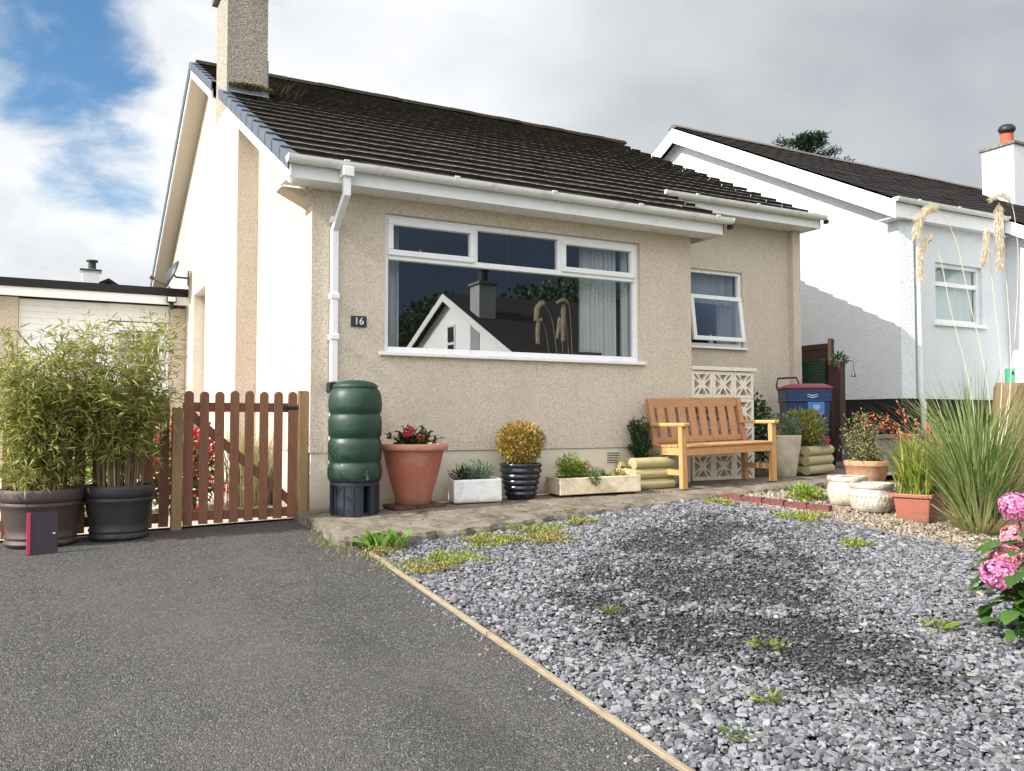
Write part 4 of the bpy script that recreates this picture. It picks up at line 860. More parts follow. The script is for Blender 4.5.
# water butt
WBS = 1.11
t = thing('water_butt', 'dark green ribbed water butt on a black stand by the downpipe', 'water butt', at(.245, -.47))
prof = [(.172, .265), (.188, .275), (.196, .31), (.197, .36), (.190, .40), (.183, .412), (.183, .425), (.191, .437), (.193, .50), (.194, .56), (.188, .595), (.181, .605), (.181, .618), (.190, .63), (.193, .69), (.194, .75), (.188, .785), (.181, .797), (.181, .81), (.191, .825), (.195, .87), (.193, .92), (.186, .965), (.172, 1.0), (.155, 1.018), (.150, 1.02)]
t.scale = (WBS, WBS, 1)
MB().lathe(prof, 56).build('barrel', M['butt'], t, autos=60)
MB().lathe([(.160, 1.015), (.163, 1.03), (.158, 1.042), (.13, 1.062), (.08, 1.078), (0, 1.084)], 48).build('lid', M['butt'], t, autos=50)
mb = MB()
for k in range(4):
    a0 = k*PI/2+.35; n = 10; q = [(.150*math.cos(a0+u), .150*math.sin(a0+u)) for u in np.linspace(0, 1.28, n)]; p = [(.172*math.cos(a0+u), .172*math.sin(a0+u)) for u in np.linspace(1.28, 0, n)]
    mb.prism([(x, y, 0) for x, y in q+p], (0, 0, .25))
mb.lathe([(.10, .235), (.178, .235), (.178, .264), (.10, .264)], 40)
for k in range(16):
    a = k*PI/8; mb.box(-.006, .006, .172, .179, .01, .24, 0, Matrix.Rotation(a, 4, 'Z'))
mb.build('stand', M['stand'], t, autos=40)
mb = MB(); mb.tube([(.02, -.19, .325), (.02, -.235, .325)], .016, 10); mb.tube([(.02, -.225, .33), (.02, -.235, .285)], .011, 8); mb.tube([(.02, -.222, .335), (.02, -.222, .365)], .008, 8); mb.build('tap', M['butt'], t)
# dark brick under the big pot
t = thing('brick_slab', 'dark stained brick slab under the terracotta pot', 'slab', (.80, -.36, PZ(.8, -.3)), (0, 0, R(6))); MB().box(-.23, .24, -.13, .13, 0, .035).build('slab_block', M['brick_dark'], t, bevel=.006)
t = thing('potted_geranium', 'big terracotta plastic pot with a sparse red flowering plant', 'potted plant', (.795, -.36, PZ(.8, -.3)+.036))
MB().lathe([(.142, 0), (.152, .012), (.158, .06), (.186, .16), (.212, .25), (.232, .33), (.246, .40), (.250, .408), (.252, .425), (.258, .44), (.263, .455)], 56).build('pot', M['terracotta'], t, autos=50)
MB().lathe([(.262, .452), (.288, .456), (.297, .468), (.297, .496), (.288, .508), (.262, .510), (.250, .500), (.246, .46)], 56).build('rim', M['terracotta_rim'], t, autos=50)
MB().lathe([(0, .478), (.246, .47)], 24).build('soil', M['soil'], t)
mb = MB(); P = []; D = []
for k in range(34):
    a = random.uniform(0, 2*PI); q = random.uniform(.02, .15); L = random.uniform(.06, .19); e = Vector((q*math.cos(a)+random.uniform(-.1, .13), q*math.sin(a)+random.uniform(-.09, .06), .48+L*(.9 if k > 7 else .45)))
    b = Vector((q*math.cos(a)*.6, q*math.sin(a)*.6, .475)); mb.tube([b, (b+e)/2+Vector((0, 0, .02)), e], [.004, .003, .002], 5)
    for j in range(17): u = random.uniform(.25, 1); P.append(b.lerp(e, u)+Vector([random.gauss(0, .012) for _ in range(3)])); D.append([random.gauss(0, 1), random.gauss(0, 1), .5])
mb.build('stems', M['twig'], t); V, F = leaves(P, D, rng.uniform(.03, .06, len(P)), rng.uniform(.016, .03, len(P))); npmesh('foliage', V, F, M['deep'], t)
P, d = blob(60, (.038, .038, .03), (-.075, -.08, .615), .5); V, F = leaves(P, d, .03, .028); npmesh('flower_head', V, F, M['red'], t)
P, d = blob(30, (.025, .02, .02), (.02, -.12, .56), .5); V, F = leaves(P, d, .022, .02); npmesh('flower_bud', V, F, M['coral'], t)
# butler sink
def open_box(name, mat, parent, lx, ly, h, wall=.03, bev=.012, floor=.3):
    mb = MB(); o = [(-lx/2, -ly/2), (lx/2, -ly/2), (lx/2, ly/2), (-lx/2, ly/2)]; i = [(-lx/2+wall, -ly/2+wall), (lx/2-wall, -ly/2+wall), (lx/2-wall, ly/2-wall), (-lx/2+wall, ly/2-wall)]
    V = [(x, y, 0) for x, y in o]+[(x, y, h) for x, y in o]+[(x, y, h) for x, y in i]+[(x, y, h*floor) for x, y in i]
    F = [(3, 2, 1, 0)]+[(k, (k+1) % 4, (k+1) % 4+4, k+4) for k in range(4)]+[(k+4, (k+1) % 4+4, (k+1) % 4+8, k+8) for k in range(4)]+[(k+8, (k+1) % 4+8, (k+1) % 4+12, k+12) for k in range(4)]+[(12, 13, 14, 15)]
    mb.add(V, F); return mb.build(name, mat, parent, bevel=bev)
def soil_patch(parent, lx, ly, z, n=10):
    V = []; F = []
    for j in range(n+1):
        for i in range(n+1): V.append((-lx/2+lx*i/n, -ly/2+ly*j/n, z+random.uniform(-.012, .014)))
    for j in range(n):
        for i in range(n): a = j*(n+1)+i; F.append((a, a+1, a+n+2, a+n+1))
    MB().add(V, F).build('soil', M['soil'], parent)
t = thing('glazed_sink', 'chipped white glazed butler sink used as a planter', 'planter', (1.415, -.275, PZ(1.4, -.3)+.008), (0, R(-1.3), R(-15)))
open_box('basin', M['sink'], t, .43, .34, .205, .028, .016); soil_patch(t, .37, .28, .185)
def tuft(name, lab, cat, loc, mat, n, r, h, L, Wd, up=.6, group=None):
    t = thing(name, lab, cat, loc, group=group); bush('foliage', t, mat, n, (r, r, h), (0, 0, h*.5), L, Wd, up, .8, .3, 7)
    MB().tube([(0, 0, -.02), (0, 0, h*.5)], .004, 5).build('stem', M['twig'], t); return t
tuft('rockery_plant', 'low silvery green plant growing at the right in the white sink', 'plant', (1.46, -.28, .215), M['silver'], 750, .14, .115, .06, .008)
tuft('rockery_plant', 'small dark straggly plant at the back left of the white sink', 'plant', (1.33, -.2, .215), M['deep'], 380, .10, .08, .05, .01)
# black ribbed pot with a golden ball
t = thing('potted_golden_bush', 'round golden leaved bush in a glossy black ribbed pot', 'potted plant', at(1.87, -.30))
prof = [(.115, .0), (.128, .01)]
for k in range(5):
    z = .03+k*.052; r0 = .134+k*.0115; prof += [(r0, z), (r0+.012, z+.012), (r0+.014, z+.026), (r0+.004, z+.043)]
prof += [(.186, .295), (.196, .302), (.198, .318), (.190, .328), (.176, .324), (.17, .28)]
MB().lathe(prof, 56).build('pot', M['glazed'], t, autos=70); MB().lathe([(0, .30), (.172, .295)], 20).build('soil', M['soil'], t)
MB().tube([(0, 0, .28), (0, .01, .42)], .014, 7).build('stem', M['bark'], t)
bush('foliage', t, M['gold'], 3400, (.208, .208, .182), (0, 0, .505), .034, .017, .3, .55, .22, 18)
# cream stone trough
t = thing('stone_trough', 'long shallow cream stone trough full of rockery plants', 'planter', (2.615, -.36, PZ(2.7, -.3)+.02), (0, R(-1.3), R(-9)))
open_box('basin', M['trough'], t, .83, .40, .155, .032, .008); soil_patch(t, .76, .33, .135)
mb = MB()
for x in (-.33, .33): mb.box(x-.05, x+.05, -.14, .14, -.022, 0)
each(mb, 'trough_foot', M['brick_dark'], t)
tuft('rockery_plant', 'bright yellow green plant at the left end of the stone trough', 'plant', (2.385, -.32, .205), M['lime'], 800, .12, .15, .045, .016)
tuft('rockery_plant', 'brown green mound next to the bright plant in the stone trough', 'plant', (2.545, -.29, .205), M['ochre'], 420, .10, .12, .03, .012)
tuft('rockery_plant', 'small green plant hanging over the front of the stone trough', 'plant', (2.50, -.54, .20), M['mid'], 220, .07, .05, .03, .012, .1)
tuft('rockery_plant', 'low silver cushion plant in the middle of the stone trough', 'plant', (2.685, -.38, .20), M['silver'], 420, .11, .07, .03, .01)
tuft('rockery_plant', 'low ochre cushion plant at the right end of the stone trough', 'plant', (2.885, -.39, .20), M['ochre'], 300, .11, .05, .03, .012)
# log planters
def log_planter(lab, loc, rz, lx, ly, d=.108, rows=3, tilt=-1.3):
    t = thing('log_planter', lab, 'planter', loc, (0, R(tilt), R(rz)), 'round log planters')
    for k in range(rows):
        z = d/2+k*d*.97
        for sy in (-1, 1):
            y = sy*(ly/2-d/2); a = -lx/2-.012*(k % 2); b = lx/2+.012*((k+1) % 2); mb = MB(); n = 16
            mb.tube([(a, y, z), (b, y, z)], d/2, n, 0, False)
            for xx, sg in ((a, -1), (b, 1)): mb.add([(xx+sg*.001, y+d/2*math.cos(2*PI*j/n), z+d/2*math.sin(2*PI*j/n)) for j in range(n)], [tuple(range(n))], 1)
            mb.build('log', [M['log'], M['log_end']], t, autos=40)
        for sx in (-1, 1):
            x = sx*(lx/2-d/2); mb = MB(); mb.tube([(x, -ly/2+d*.9, z), (x, ly/2-d*.9, z)], d/2*.98, 16); mb.build('log', M['log_y'], t, autos=40)
    soil = MB(); soil.box(-lx/2+d*.7, lx/2-d*.7, -ly/2+d*.7, ly/2-d*.7, .02, rows*d*.97-.04); soil.build('soil', M['soil'], t); return t
log_planter('round log planter holding a dark upright conifer at the left of the bench', (3.36, -.20, PZ(3.3, 0)), -3, .44, .38)
t = thing('dwarf_conifer', 'dark upright dwarf conifer in the log planter at the left of the bench', 'conifer', (3.36, -.16, .36))
Ps = []; Ds = []
for k in range(26):
    a = random.uniform(0, 2*PI); q = random.uniform(.02, .11); hz = random.uniform(.12, .43); n = 110; u = rng.random(n)
    e = np.array([q*1.5*math.cos(a), q*1.1*math.sin(a), hz]); P = np.outer(u, e)+rng.normal(0, .018, (n, 3)); Ps.append(P); Ds.append(np.tile(e, (n, 1))/max(hz, .1)+rng.normal(0, .5, (n, 3)))
V, F = leaves(np.concatenate(Ps), np.concatenate(Ds), .040, .016); npmesh('foliage', V, F, M['deep'], t); MB().tube([(0, 0, -.05), (0, 0, .3)], .012, 6).build('stem', M['bark'], t)
tuft('rockery_plant', 'blue green cushion plant at the front of the log planter left of the bench', 'plant', (3.47, -.29, .385), M['silver'], 420, .11, .07, .028, .008)
log_planter('round log planter holding a yellow green shrub in front of the blue bin', (5.93, .10, PZ(5.9, 0)), 12, .52, .44, .112)
t = thing('variegated_shrub', 'yellow green shrub in the log planter in front of the blue bin', 'shrub', (5.90, .10, .44)); bush('foliage', t, M['yellowgreen'], 1500, (.25, .24, .27), (0, 0, .18), .055, .02, .6, .6, .3); MB().tube([(0, 0, -.05), (0, 0, .2)], .01, 6).build('stem', M['twig'], t)
tuft('rockery_plant', 'small blue green plant at the front edge of the log planter by the bin', 'plant', (5.98, -.06, .45), M['silver'], 260, .10, .07, .03, .009)
tuft('small_red_flower', 'small red flower at the right of the log planter by the bin', 'flower', (6.12, -.06, .47), M['coral'], 60, .03, .09, .03, .02)
# bench
t = thing('garden_bench', 'two seat pine garden bench with slatted back standing against the wall', 'bench', (4.145, -.335, PZ(4.3, 0)+.006), (0, R(-1.35), R(4)))
t.scale = (.975, .86, .99)
BW = 1.385; hx = BW/2
for sx in (-1, 1):
    x = sx*(hx-.035)
    mb = MB(); mb.box(x-.035, x+.035, -.285, -.225, 0, .615); mb.build('front_leg', M['bench_z'], t, bevel=.006)
    mb = MB(); mb.prism([(x-.03, .165, 0), (x-.03, .225, 0), (x-.03, .235, .38), (x-.03, .335, .895), (x-.03, .275, .905), (x-.03, .17, .40)], (.06, 0, 0)); mb.build('rear_leg', M['bench_back'], t, bevel=.005)
    mb = MB(); mb.box(x-.043, x+.043, -.335, .24, .615, .652); mb.build('armrest', M['bench_y'], t, bevel=.012)
    mb = MB(); mb.box(x-.022, x+.022, -.224, .17, .33, .405); mb.build('side_rail', M['bench_y'], t, bevel=.004)
    mb = MB(); mb.box(x-.018, x+.018, -.224, .17, .13, .185); mb.build('stretcher', M['bench_y'], t, bevel=.004)
mb = MB(); mb.box(-hx+.071, hx-.071, -.278, -.246, .325, .405); mb.build('front_rail', M['bench_x'], t, bevel=.005)
mb = MB()
for k in range(5): y = -.30+k*.098; mb.box(-hx+.071 if k == 0 else -hx+.005, hx-.071 if k == 0 else hx-.005, y, y+.088, .407, .430)
mb.build('seat_slats', M['bench_x'], t, bevel=.005)
def backpt(z): return .19+(z-.40)*(.105/.5)
mb = MB(); za, zb = .805, .905
mb.prism([(-hx+.068, backpt(za)-.005, za), (-hx+.068, backpt(za)+.03, za), (-hx+.068, backpt(zb)+.03, zb), (-hx+.068, backpt(zb)-.005, zb)], (BW-.136, 0, 0)); mb.build('top_rail', M['bench_back_x'], t, bevel=.005)
mb = MB(); za, zb = .44, .50; mb.prism([(-hx+.068, backpt(za)-.0, za), (-hx+.068, backpt(za)+.03, za), (-hx+.068, backpt(zb)+.03, zb), (-hx+.068, backpt(zb)-.0, zb)], (BW-.136, 0, 0)); mb.build('bottom_rail', M['bench_back_x'], t, bevel=.004)
for k in range(8):
    x = -hx+.095+(BW-.19)*(k+.5)/8; mb = MB(); za, zb = .46, .81; w_ = .052
    mb.prism([(x-w_, backpt(za)-.004, za), (x-w_, backpt(za)+.012, za), (x-w_, backpt(zb)+.012, zb), (x-w_, backpt(zb)-.004, zb)], (2*w_, 0, 0)); mb.build('back_slat', M['bench_back'], t, bevel=.004)
# pierced screen-block wall
t = thing('screen_block_wall', 'cream pierced block screen wall with flower pattern behind the bench', 'wall', (EX+.003, 0, PZ(4.5, 0)))
cu = bpy.data.curves.new('block', 'CURVE'); cu.dimensions = '2D'; cu.fill_mode = 'BOTH'; cu.extrude = .045; cu.bevel_depth = 0
def spl(pts):
    s = cu.splines.new('POLY'); s.points.add(len(pts)-1); s.use_cyclic_u = True
    for q, (x, y) in zip(s.points, pts): q.co = (x, y, 0, 1)
hw = .147; spl([(-hw, -hw), (hw, -hw), (hw, hw), (-hw, hw)])
for k in range(4):
    c_, s_ = math.cos(k*PI/2), math.sin(k*PI/2); rt = lambda x, y: (x*c_-y*s_, x*s_+y*c_)
    tri = [(0, .035)]+[(-.012-.050*u-.018*math.sin(u*PI)*-1*.0, .035+.075*u**.75) for u in np.linspace(.15, 1, 5)]+[(.012+.050*u, .035+.075*u**.75) for u in np.linspace(1, .15, 5)]
    spl([rt(x, y) for x, y in tri])
    lf = []
    for u in np.linspace(0, 1, 7): lf.append((u, .019*math.sin(u*PI)))
    for u in np.linspace(1, 0, 7)[1:-1]: lf.append((u, -.019*math.sin(u*PI)))
    spl([rt((.036+.082*u)-v_*.707, (.036+.082*u)+v_*.707) for u, v_ in [(a, b) for a, b in lf]])
ob = bpy.data.objects.new('tmp', cu); bme = bpy.data.meshes.new_from_object(ob); bpy.data.objects.remove(ob); bpy.data.curves.remove(cu); bme.name = 'block'; bme.materials.clear(); bme.materials.append(M['screen'])
for r_ in range(4):
    for c_ in range(3):
        o = bpy.data.objects.new('block', bme); COL.objects.link(o); o.parent = t; o.location = (.1495+c_*.2975, .05, .155+r_*.298); o.rotation_euler = (R(90), 0, 0)
MB().box(-.002, .93, -.02, .12, 1.203, 1.245).build('coping', M['screen'], t, bevel=.006); MB().box(0, .895, .01, .09, -.03, .004).build('base_course', M['concrete'], t)
# pot, shrub and bin at the right of the bench
t = thing('tall_pot', 'tall tapered cream pot with grey green plant between bench and log planter', 'potted plant', at(5.42, -.08))
MB().lathe([(.105, 0), (.115, .012), (.135, .15), (.158, .30), (.172, .42), (.178, .455), (.176, .47), (.160, .47), (.155, .42)], 40).build('pot', M['cream_pot'], t, autos=50); MB().lathe([(0, .44), (.158, .435)], 20).build('soil', M['soil'], t)
bush('foliage', t, M['silver'], 500, (.17, .16, .15), (0, 0, .54), .06, .018)
t = thing('dark_shrub', 'dark green shrub growing behind the right arm of the bench', 'shrub', (5.25, .42, PZ(5.2, 0))); bush('foliage', t, M['deep'], 2600, (.36, .3, .46), (0, 0, .50), .06, .03, .3, .55, .3); MB().tube([(0, 0, 0), (0, 0, .5)], .02, 6).build('stem', M['bark'], t)
t = thing('wheelie_bin', 'navy blue wheelie bin with a faded red lid', 'bin', (6.37, .52, PZ(6.4, .5)), (0, 0, R(-36)))
t.scale = (.90, .90, 1.0)
def taper(w0, d0, w1, d1, z0, z1): return [(-w0/2, -d0/2, z0), (w0/2, -d0/2, z0), (w0/2, d0/2, z0), (-w0/2, d0/2, z0), (-w1/2, -d1/2, z1), (w1/2, -d1/2, z1), (w1/2, d1/2, z1), (-w1/2, d1/2, z1)]
FB = [(3, 2, 1, 0), (4, 5, 6, 7), (0, 1, 5, 4), (1, 2, 6, 5), (2, 3, 7, 6), (3, 0, 4, 7)]
mb = MB(); mb.add(taper(.47, .52, .57, .64, .04, .85), FB); mb.add(taper(.585, .66, .60, .68, .852, 1.0), FB); mb.add(taper(.61, .69, .61, .69, .84, .866), FB); mb.build('body', M['bin_blue'], t, bevel=.02)
mb = MB(); mb.add(taper(.63, .72, .62, .70, 1.002, 1.03), FB); mb.add(taper(.60, .66, .42, .48, 1.031, 1.065), FB); ld = mb.build('lid', M['bin_lid'], t, bevel=.012)
mb = MB(); mb.tube([(-.30, .30, 1.0), (-.30, .42, 1.06), (-.28, .42, 1.16), (-.02, .42, 1.17), (.02, .40, 1.06)], .014, 8); mb.build('handle', M['black'], t, smooth=True)
mb = MB(); mb.box(-.02, .20, -.345, -.300, .68, .838, 0); mb.build('panel', M['bin_label'], t, bevel=.004)
mb = MB()
for k, (a, b, z) in enumerate(((.05, .14, .79), (.05, .14, .768), (.06, .13, .746))): mb.box(a, b, -.348, -.3455, z, z+.010)
mb.build('print', M['pale_ink'], t)
mb = MB()
for k, z in enumerate((.93, .905)): mb.prism([(-.02, -.341-.001*k, z), (.05, -.341, z-.018), (.12, -.341, z), (.12, -.341, z+.006), (.05, -.341, z-.008), (-.02, -.341, z+.006)], (0, .012, 0))
mb.build('emblem', M['pale_ink'], t)
for sx in (-1, 1): mb = MB(); mb.tube([(sx*.24, .26, .10), (sx*.29, .26, .10)], .10, 20); mb.build('wheel', M['black'], t)
# side gate and its posts
t = thing('side_gate', 'dark brown boarded side gate standing open at the end of the bungalow', 'gate', (7.22, .84, PZ(7.2, .8)))
mb = MB(); n = 6
for k in range(n): mb.box(0, .022, .02+k*.087, .02+k*.087+.082, .05, 1.62+.0*k)
mb.build('boards', M['wood_dark'], t, bevel=.003); mb = MB(); mb.box(-.012, -.001, .02, .54, 1.56, 1.63); mb.build('rail', M['wood_dark'], t)
mb = MB(); n = 9; mb.prism([(-.03, -.035, 0), (-.03, .02, 0), (-.03, .02, 1.64)]+[(-.03, -.0075+.034*math.cos(a), 1.66+.034*math.sin(a)) for a in np.linspace(.2, PI-.2, n)]+[(-.03, -.035, 1.64)], (.06, 0, 0)); mb.build('gate_stile', M['wood_dark'], t, bevel=.004)
t = thing('slatted_panel', 'dark green slatted panel leaning on the brown side gate', 'panel', (7.17, .88, PZ(7.2, .8)))
mb = MB()
for k in range(38): z = .02+k*.037; mb.box(-.022, .0, -.0, .47, z, z+.031)
mb.build('slats', M['green_slat'], t, bevel=.004); MB().box(-.004, .012, .02, .45, 0, 1.42).build('backing', M['black'], t)
t = thing('fence_post', 'dark brown post with a small bell on the low grey wall', 'post', (7.20, .68, .58))
mb = MB(); mb.box(-.05, .05, -.05, .05, -.35, .96); mb.build('post_shaft', M['wood_dark'], t, bevel=.006); 
bush('ivy', t, M['deep'], 160, (.11, .11, .08), (0, .0, .98), .05, .03)
t = thing('garden_bell', 'small dark bell hanging from a bracket on the brown post', 'bell', (7.20, .60, 1.47))
t.scale = (.6, .6, .8)
mb = MB(); mb.tube([(0, .04, .1), (.08, -.06, .1), (.12, -.14, .08)], .008, 6); mb.tube([(.12, -.14, .08), (.12, -.14, -.05)], .005, 5); mb.build('bracket', M['black'], t); MB().lathe([(.055, -.17), (.05, -.15), (.03, -.10), (.02, -.06), (.0, -.05)], 16, (.12, -.14, 0)).build('bell_body', M['metal'], t, smooth=True)
t = thing('low_wall', 'low grey block wall with flat coping in front of the white house', 'wall', (7.14, .42, .1))
mb = MB(); mb.box(0, 5.2, 0, .20, -.2, .42); mb.build('blockwork', M['grey_wall'], t, bevel=.01); MB().box(-.02, 5.22, -.025, .225, .421, .475).build('coping', M['concrete'], t, bevel=.01)

# ------------------------------------------------------------------ pots and planting on the right
def onG(x, y): return (x, y, GZ(x, y))
def pot_stone(lab, loc, r, h, band, fill):
    t = thing('stone_pot', lab, 'pot', loc, group='pale stone pots')
    prof = [(r*.70, 0), (r*.80, .01), (r*.93, h*.2), (r*1.0, h*.45), (r*.99, h*.62), (r*.93, h*.74), (r*.90, h*.80), (r*.97, h*.84), (r*1.0, h*.92), (r*.985, h), (r*.87, h), (r*.84, h*.9), (r*.82, h*.7)]
    mb = MB(); mb.lathe(prof, 48, wob=.006)
    if band:
        for k in range(30):
            a = k*2*PI/30; mb.bar((r*.93*math.cos(a), r*.93*math.sin(a), h*.24), (r*1.0*math.cos(a+.2), r*1.0*math.sin(a+.2), h*.60), .016, .012, (math.cos(a), math.sin(a), 0))
    mb.build('pot_body', M['stonepot'], t, autos=60); MB().lathe([(0, h*fill+.01), (r*.84, h*fill)], 20).build('soil', M['soil'], t)
    return t
pot_stone('pale lichened stone pot behind the patterned one, next to the maroon bricks', (4.50, -1.72, GZ(4.4, -1.7)), .175, .265, False, .95)
pot_stone('pale stone pot with diagonal fluting and bare soil, in front', (4.43, -2.04, GZ(4.4, -2.0)), .185, .25, True, .80)
t = thing('potted_heather', 'wide old clay bowl with a straggly grey green plant', 'potted plant', (5.27, -1.30, GZ(5.2, -1.3)+.045))
t.scale = (1, 1, 1.28)
MB().lathe([(.13, 0), (.15, .02), (.19, .11), (.205, .17), (.213, .175), (.215, .205), (.205, .215), (.19, .21), (.185, .17)], 44).build('pot', M['clay'], t, autos=50); MB().lathe([(0, .20), (.19, .19)], 20).build('soil', M['soil'], t)
P = []; D = []; mb = MB()
for k in range(140):
    a = random.uniform(0, 2*PI); q = random.uniform(.05, .2); hz = random.uniform(.0, .42)*(1 if random.random() < .6 else .4); cx = -.09
    e = Vector((cx*hz*2+q*math.cos(a)*1.1, q*math.sin(a), .2+hz)); b = Vector((0, 0, .19)); mb.tube([b, (b+e)/2+Vector((0, 0, .03)), e], [.004, .003, .0015], 5)
    for j in range(26): u = random.uniform(.3, 1.02); P.append(b.lerp(e, u)+Vector([random.gauss(0, .018) for _ in range(3)])); D.append([random.gauss(0, 1), random.gauss(0, 1), .6])
mb.build('stems', M['twig'], t); V, F = leaves(P, D, rng.uniform(.02, .04, len(P)), rng.uniform(.008, .015, len(P))); npmesh('foliage', V, F, m_leaf('sage_leaf', [(.14, .17, .06), (.24, .25, .10), (.32, .31, .15), (.18, .20, .07)], .25), t)
t = thing('potted_iris', 'rectangular terracotta trough full of sword shaped green leaves', 'potted plant', (4.58, -2.41, GZ(4.4, -2.5)), (0, R(-1), R(21)))
mb = MB(); lx, ly, h = .52, .29, .225
V = taper(lx*.9, ly*.84, lx, ly, 0, h-.02)+taper(lx*.94, ly*.86, lx*.9, ly*.8, h, h-.05); mb.add(taper(lx*.9, ly*.84, lx, ly, 0, h-.022), FB); mb.build('trough', M['terracotta'], t, bevel=.012)
mb = MB()
for a, b, c, d in ((-lx/2-.018, lx/2+.018, -ly/2-.018, -ly/2+.012), (-lx/2-.018, lx/2+.018, ly/2-.012, ly/2+.018), (-lx/2-.018, -lx/2+.012, -ly/2+.012, ly/2-.012), (lx/2-.012, lx/2+.018, -ly/2+.012, ly/2-.012)): mb.box(a, b, c, d, h-.02, h+.012)
mb.build('rim', M['terracotta'], t, bevel=.006); MB().box(-lx/2+.013, lx/2-.013, -ly/2+.013, ly/2-.013, h-.021, h-.008).build('soil', M['soil'], t)
B = np.stack([rng.uniform(-.24, .24, 460), rng.uniform(-.12, .12, 460), np.full(460, h-.01)], 1); V, F, _ = blades(B, rng.uniform(0, 2*PI, 460), rng.uniform(.2, .62, 460), rng.uniform(.0, .5, 460), rng.uniform(.011, .024, 460), rng.uniform(.05, 1.1, 460)); npmesh('sword_leaves', V, F, M['iris'], t)
# big ornamental grass
t = thing('pampas_grass', 'big arching clump of ornamental grass with pale drooping plumes', 'grass clump', (4.52, -2.98, GZ(4.5, -3.0)))
n = 950; a = rng.uniform(0, 2*PI, n); q = np.sqrt(rng.random(n))*.13; B = np.stack([q*np.cos(a), q*np.sin(a), np.zeros(n)], 1)
V, F, _ = blades(B, a+rng.normal(0, .5, n), rng.uniform(.45, 1.45, n), rng.uniform(.03, .62, n)*rng.uniform(.3, 1, n), rng.uniform(.007, .016, n), rng.uniform(.15, 1.6, n), 8); npmesh('blades', V, F, M['blade'], t)
n = 260; a = rng.uniform(0, 2*PI, n); B = np.stack([.12*np.cos(a), .12*np.sin(a), np.zeros(n)], 1); V, F, _ = blades(B, a, rng.uniform(.2, .6, n), rng.uniform(.5, 1.2, n), .009, rng.uniform(.2, .9, n)); npmesh('dry_leaves', V, F, M['drygrass'], t)
def plume(base, pts, nL, wid):
    mb = MB(); P3 = [Vector(p) for p in pts]; fine = []
    for i in range(len(P3)-1):
        p0, p1, p2, p3 = P3[max(0, i-1)], P3[i], P3[i+1], P3[min(len(P3)-1, i+2)]
        for k in range(8):
            u = k/8; fine.append(.5*((2*p1)+(-p0+p2)*u+(2*p0-5*p1+4*p2-p3)*u*u+(-p0+3*p1-3*p2+p3)*u**3))
    fine.append(P3[-1]); K = len(fine); mb.tube(fine, [.0040*(1-.6*i/K) for i in range(K)], 5); st_ = mb.build('plume_stem', M['straw'], t)
    i0 = int(K*.64); P = []; D = []
    for _ in range(nL*2):
        u = random.random(); f = i0+u*(K-1-i0); i = min(K-2, int(f)); p = fine[i].lerp(fine[i+1], f-i); d = (fine[i+1]-fine[i]).normalized(); wv = 1.0*1.15*wid*(math.sin(PI*min(1, u*.85+.12))**.6)
        s = Vector([random.gauss(0, 1) for _ in range(3)]); s = (s-d*s.dot(d)).normalized(); P.append(p+s*wv*.1); D.append(d*.75+s*.62+Vector((0, 0, -.30)))
    V, F = leaves(P, D, rng.uniform(.5, 1.1, nL*2)*wid*.85, .0032, .05); npmesh('plume_head', V, F, M['straw'], st_)
b = Vector((4.52, -2.98, 0)); rel = lambda *ps: [Vector(p)-Vector((4.52, -2.98, GZ(4.5, -3.0))) for p in ps]
plume(None, rel((4.55, -3.02, 0), (4.54, -3.06, .9), (4.36, -3.02, 1.75), (4.26, -2.99, 2.18), (4.10, -2.95, 2.40), (3.98, -2.9, 2.34), (3.945, -2.885, 2.19)), 500, .085)
plume(None, rel((4.52, -2.98, 0), (4.42, -3.0, .9), (4.22, -2.97, 1.62), (4.14, -2.95, 2.0), (4.06, -2.93, 2.16), (3.985, -2.90, 2.09), (3.97, -2.89, 1.87)), 500, .075)
plume(None, rel((4.56, -3.02, 0), (4.60, -3.12, 1.0), (4.52, -3.12, 1.8), (4.47, -3.12, 2.25), (4.45, -3.12, 2.12), (4.42, -3.11, 1.98)), 320, .06)
plume(None, rel((4.60, -3.02, 0), (4.68, -3.14, 1.0), (4.63, -3.16, 1.9), (4.57, -3.16, 2.38), (4.56, -3.16, 2.44), (4.55, -3.16, 2.2), (4.55, -3.16, 1.95)), 520, .085)
plume(None, rel((4.58, -3.0, 0), (4.70, -3.12, 1.0), (4.72, -3.2, 1.9), (4.68, -3.2, 2.4), (4.58, -3.18, 2.52), (4.45, -3.16, 2.47)), 260, .05)
# crocosmia
t = thing('crocosmia', 'wiry stems of small coral red flowers behind the iris trough', 'flowers', (5.05, -2.15, GZ(5, -2.1)))
mb = MB(); P = []; D = []
for k in range(22):
    a = random.uniform(PI*.35, PI*1.3); L = random.uniform(.75, 1.2); ex = random.uniform(.15, .95); pts = [Vector((ex*u**1.8*math.cos(a)*1.0, ex*u**1.8*math.sin(a)*.6, L*(u-.18*u**3))) for u in np.linspace(0, 1, 8)]
    mb.tube(pts, [.0035*(1-.6*i/8) for i in range(8)], 5)
    for j in range(9): u = random.uniform(.72, 1); i = min(6, int(u*7)); P.append(pts[i].lerp(pts[i+1], u*7-i)+Vector([random.gauss(0, .012) for _ in range(3)])); D.append([random.gauss(0, 1), random.gauss(0, 1), random.gauss(.2, 1)])
mb.build('stems', M['twig'], t); V, F = leaves(P, D, .034, .018); npmesh('blossom', V, F, M['coral'], t)
B = np.stack([rng.normal(0, .09, 220), rng.normal(0, .12, 220), np.zeros(220)], 1); V, F, _ = blades(B, rng.uniform(0, 2*PI, 220), rng.uniform(.3, .62, 220), rng.uniform(0, .3, 220), .013, rng.uniform(.1, .8, 220)); npmesh('sword_leaves', V, F, M['iris'], t)
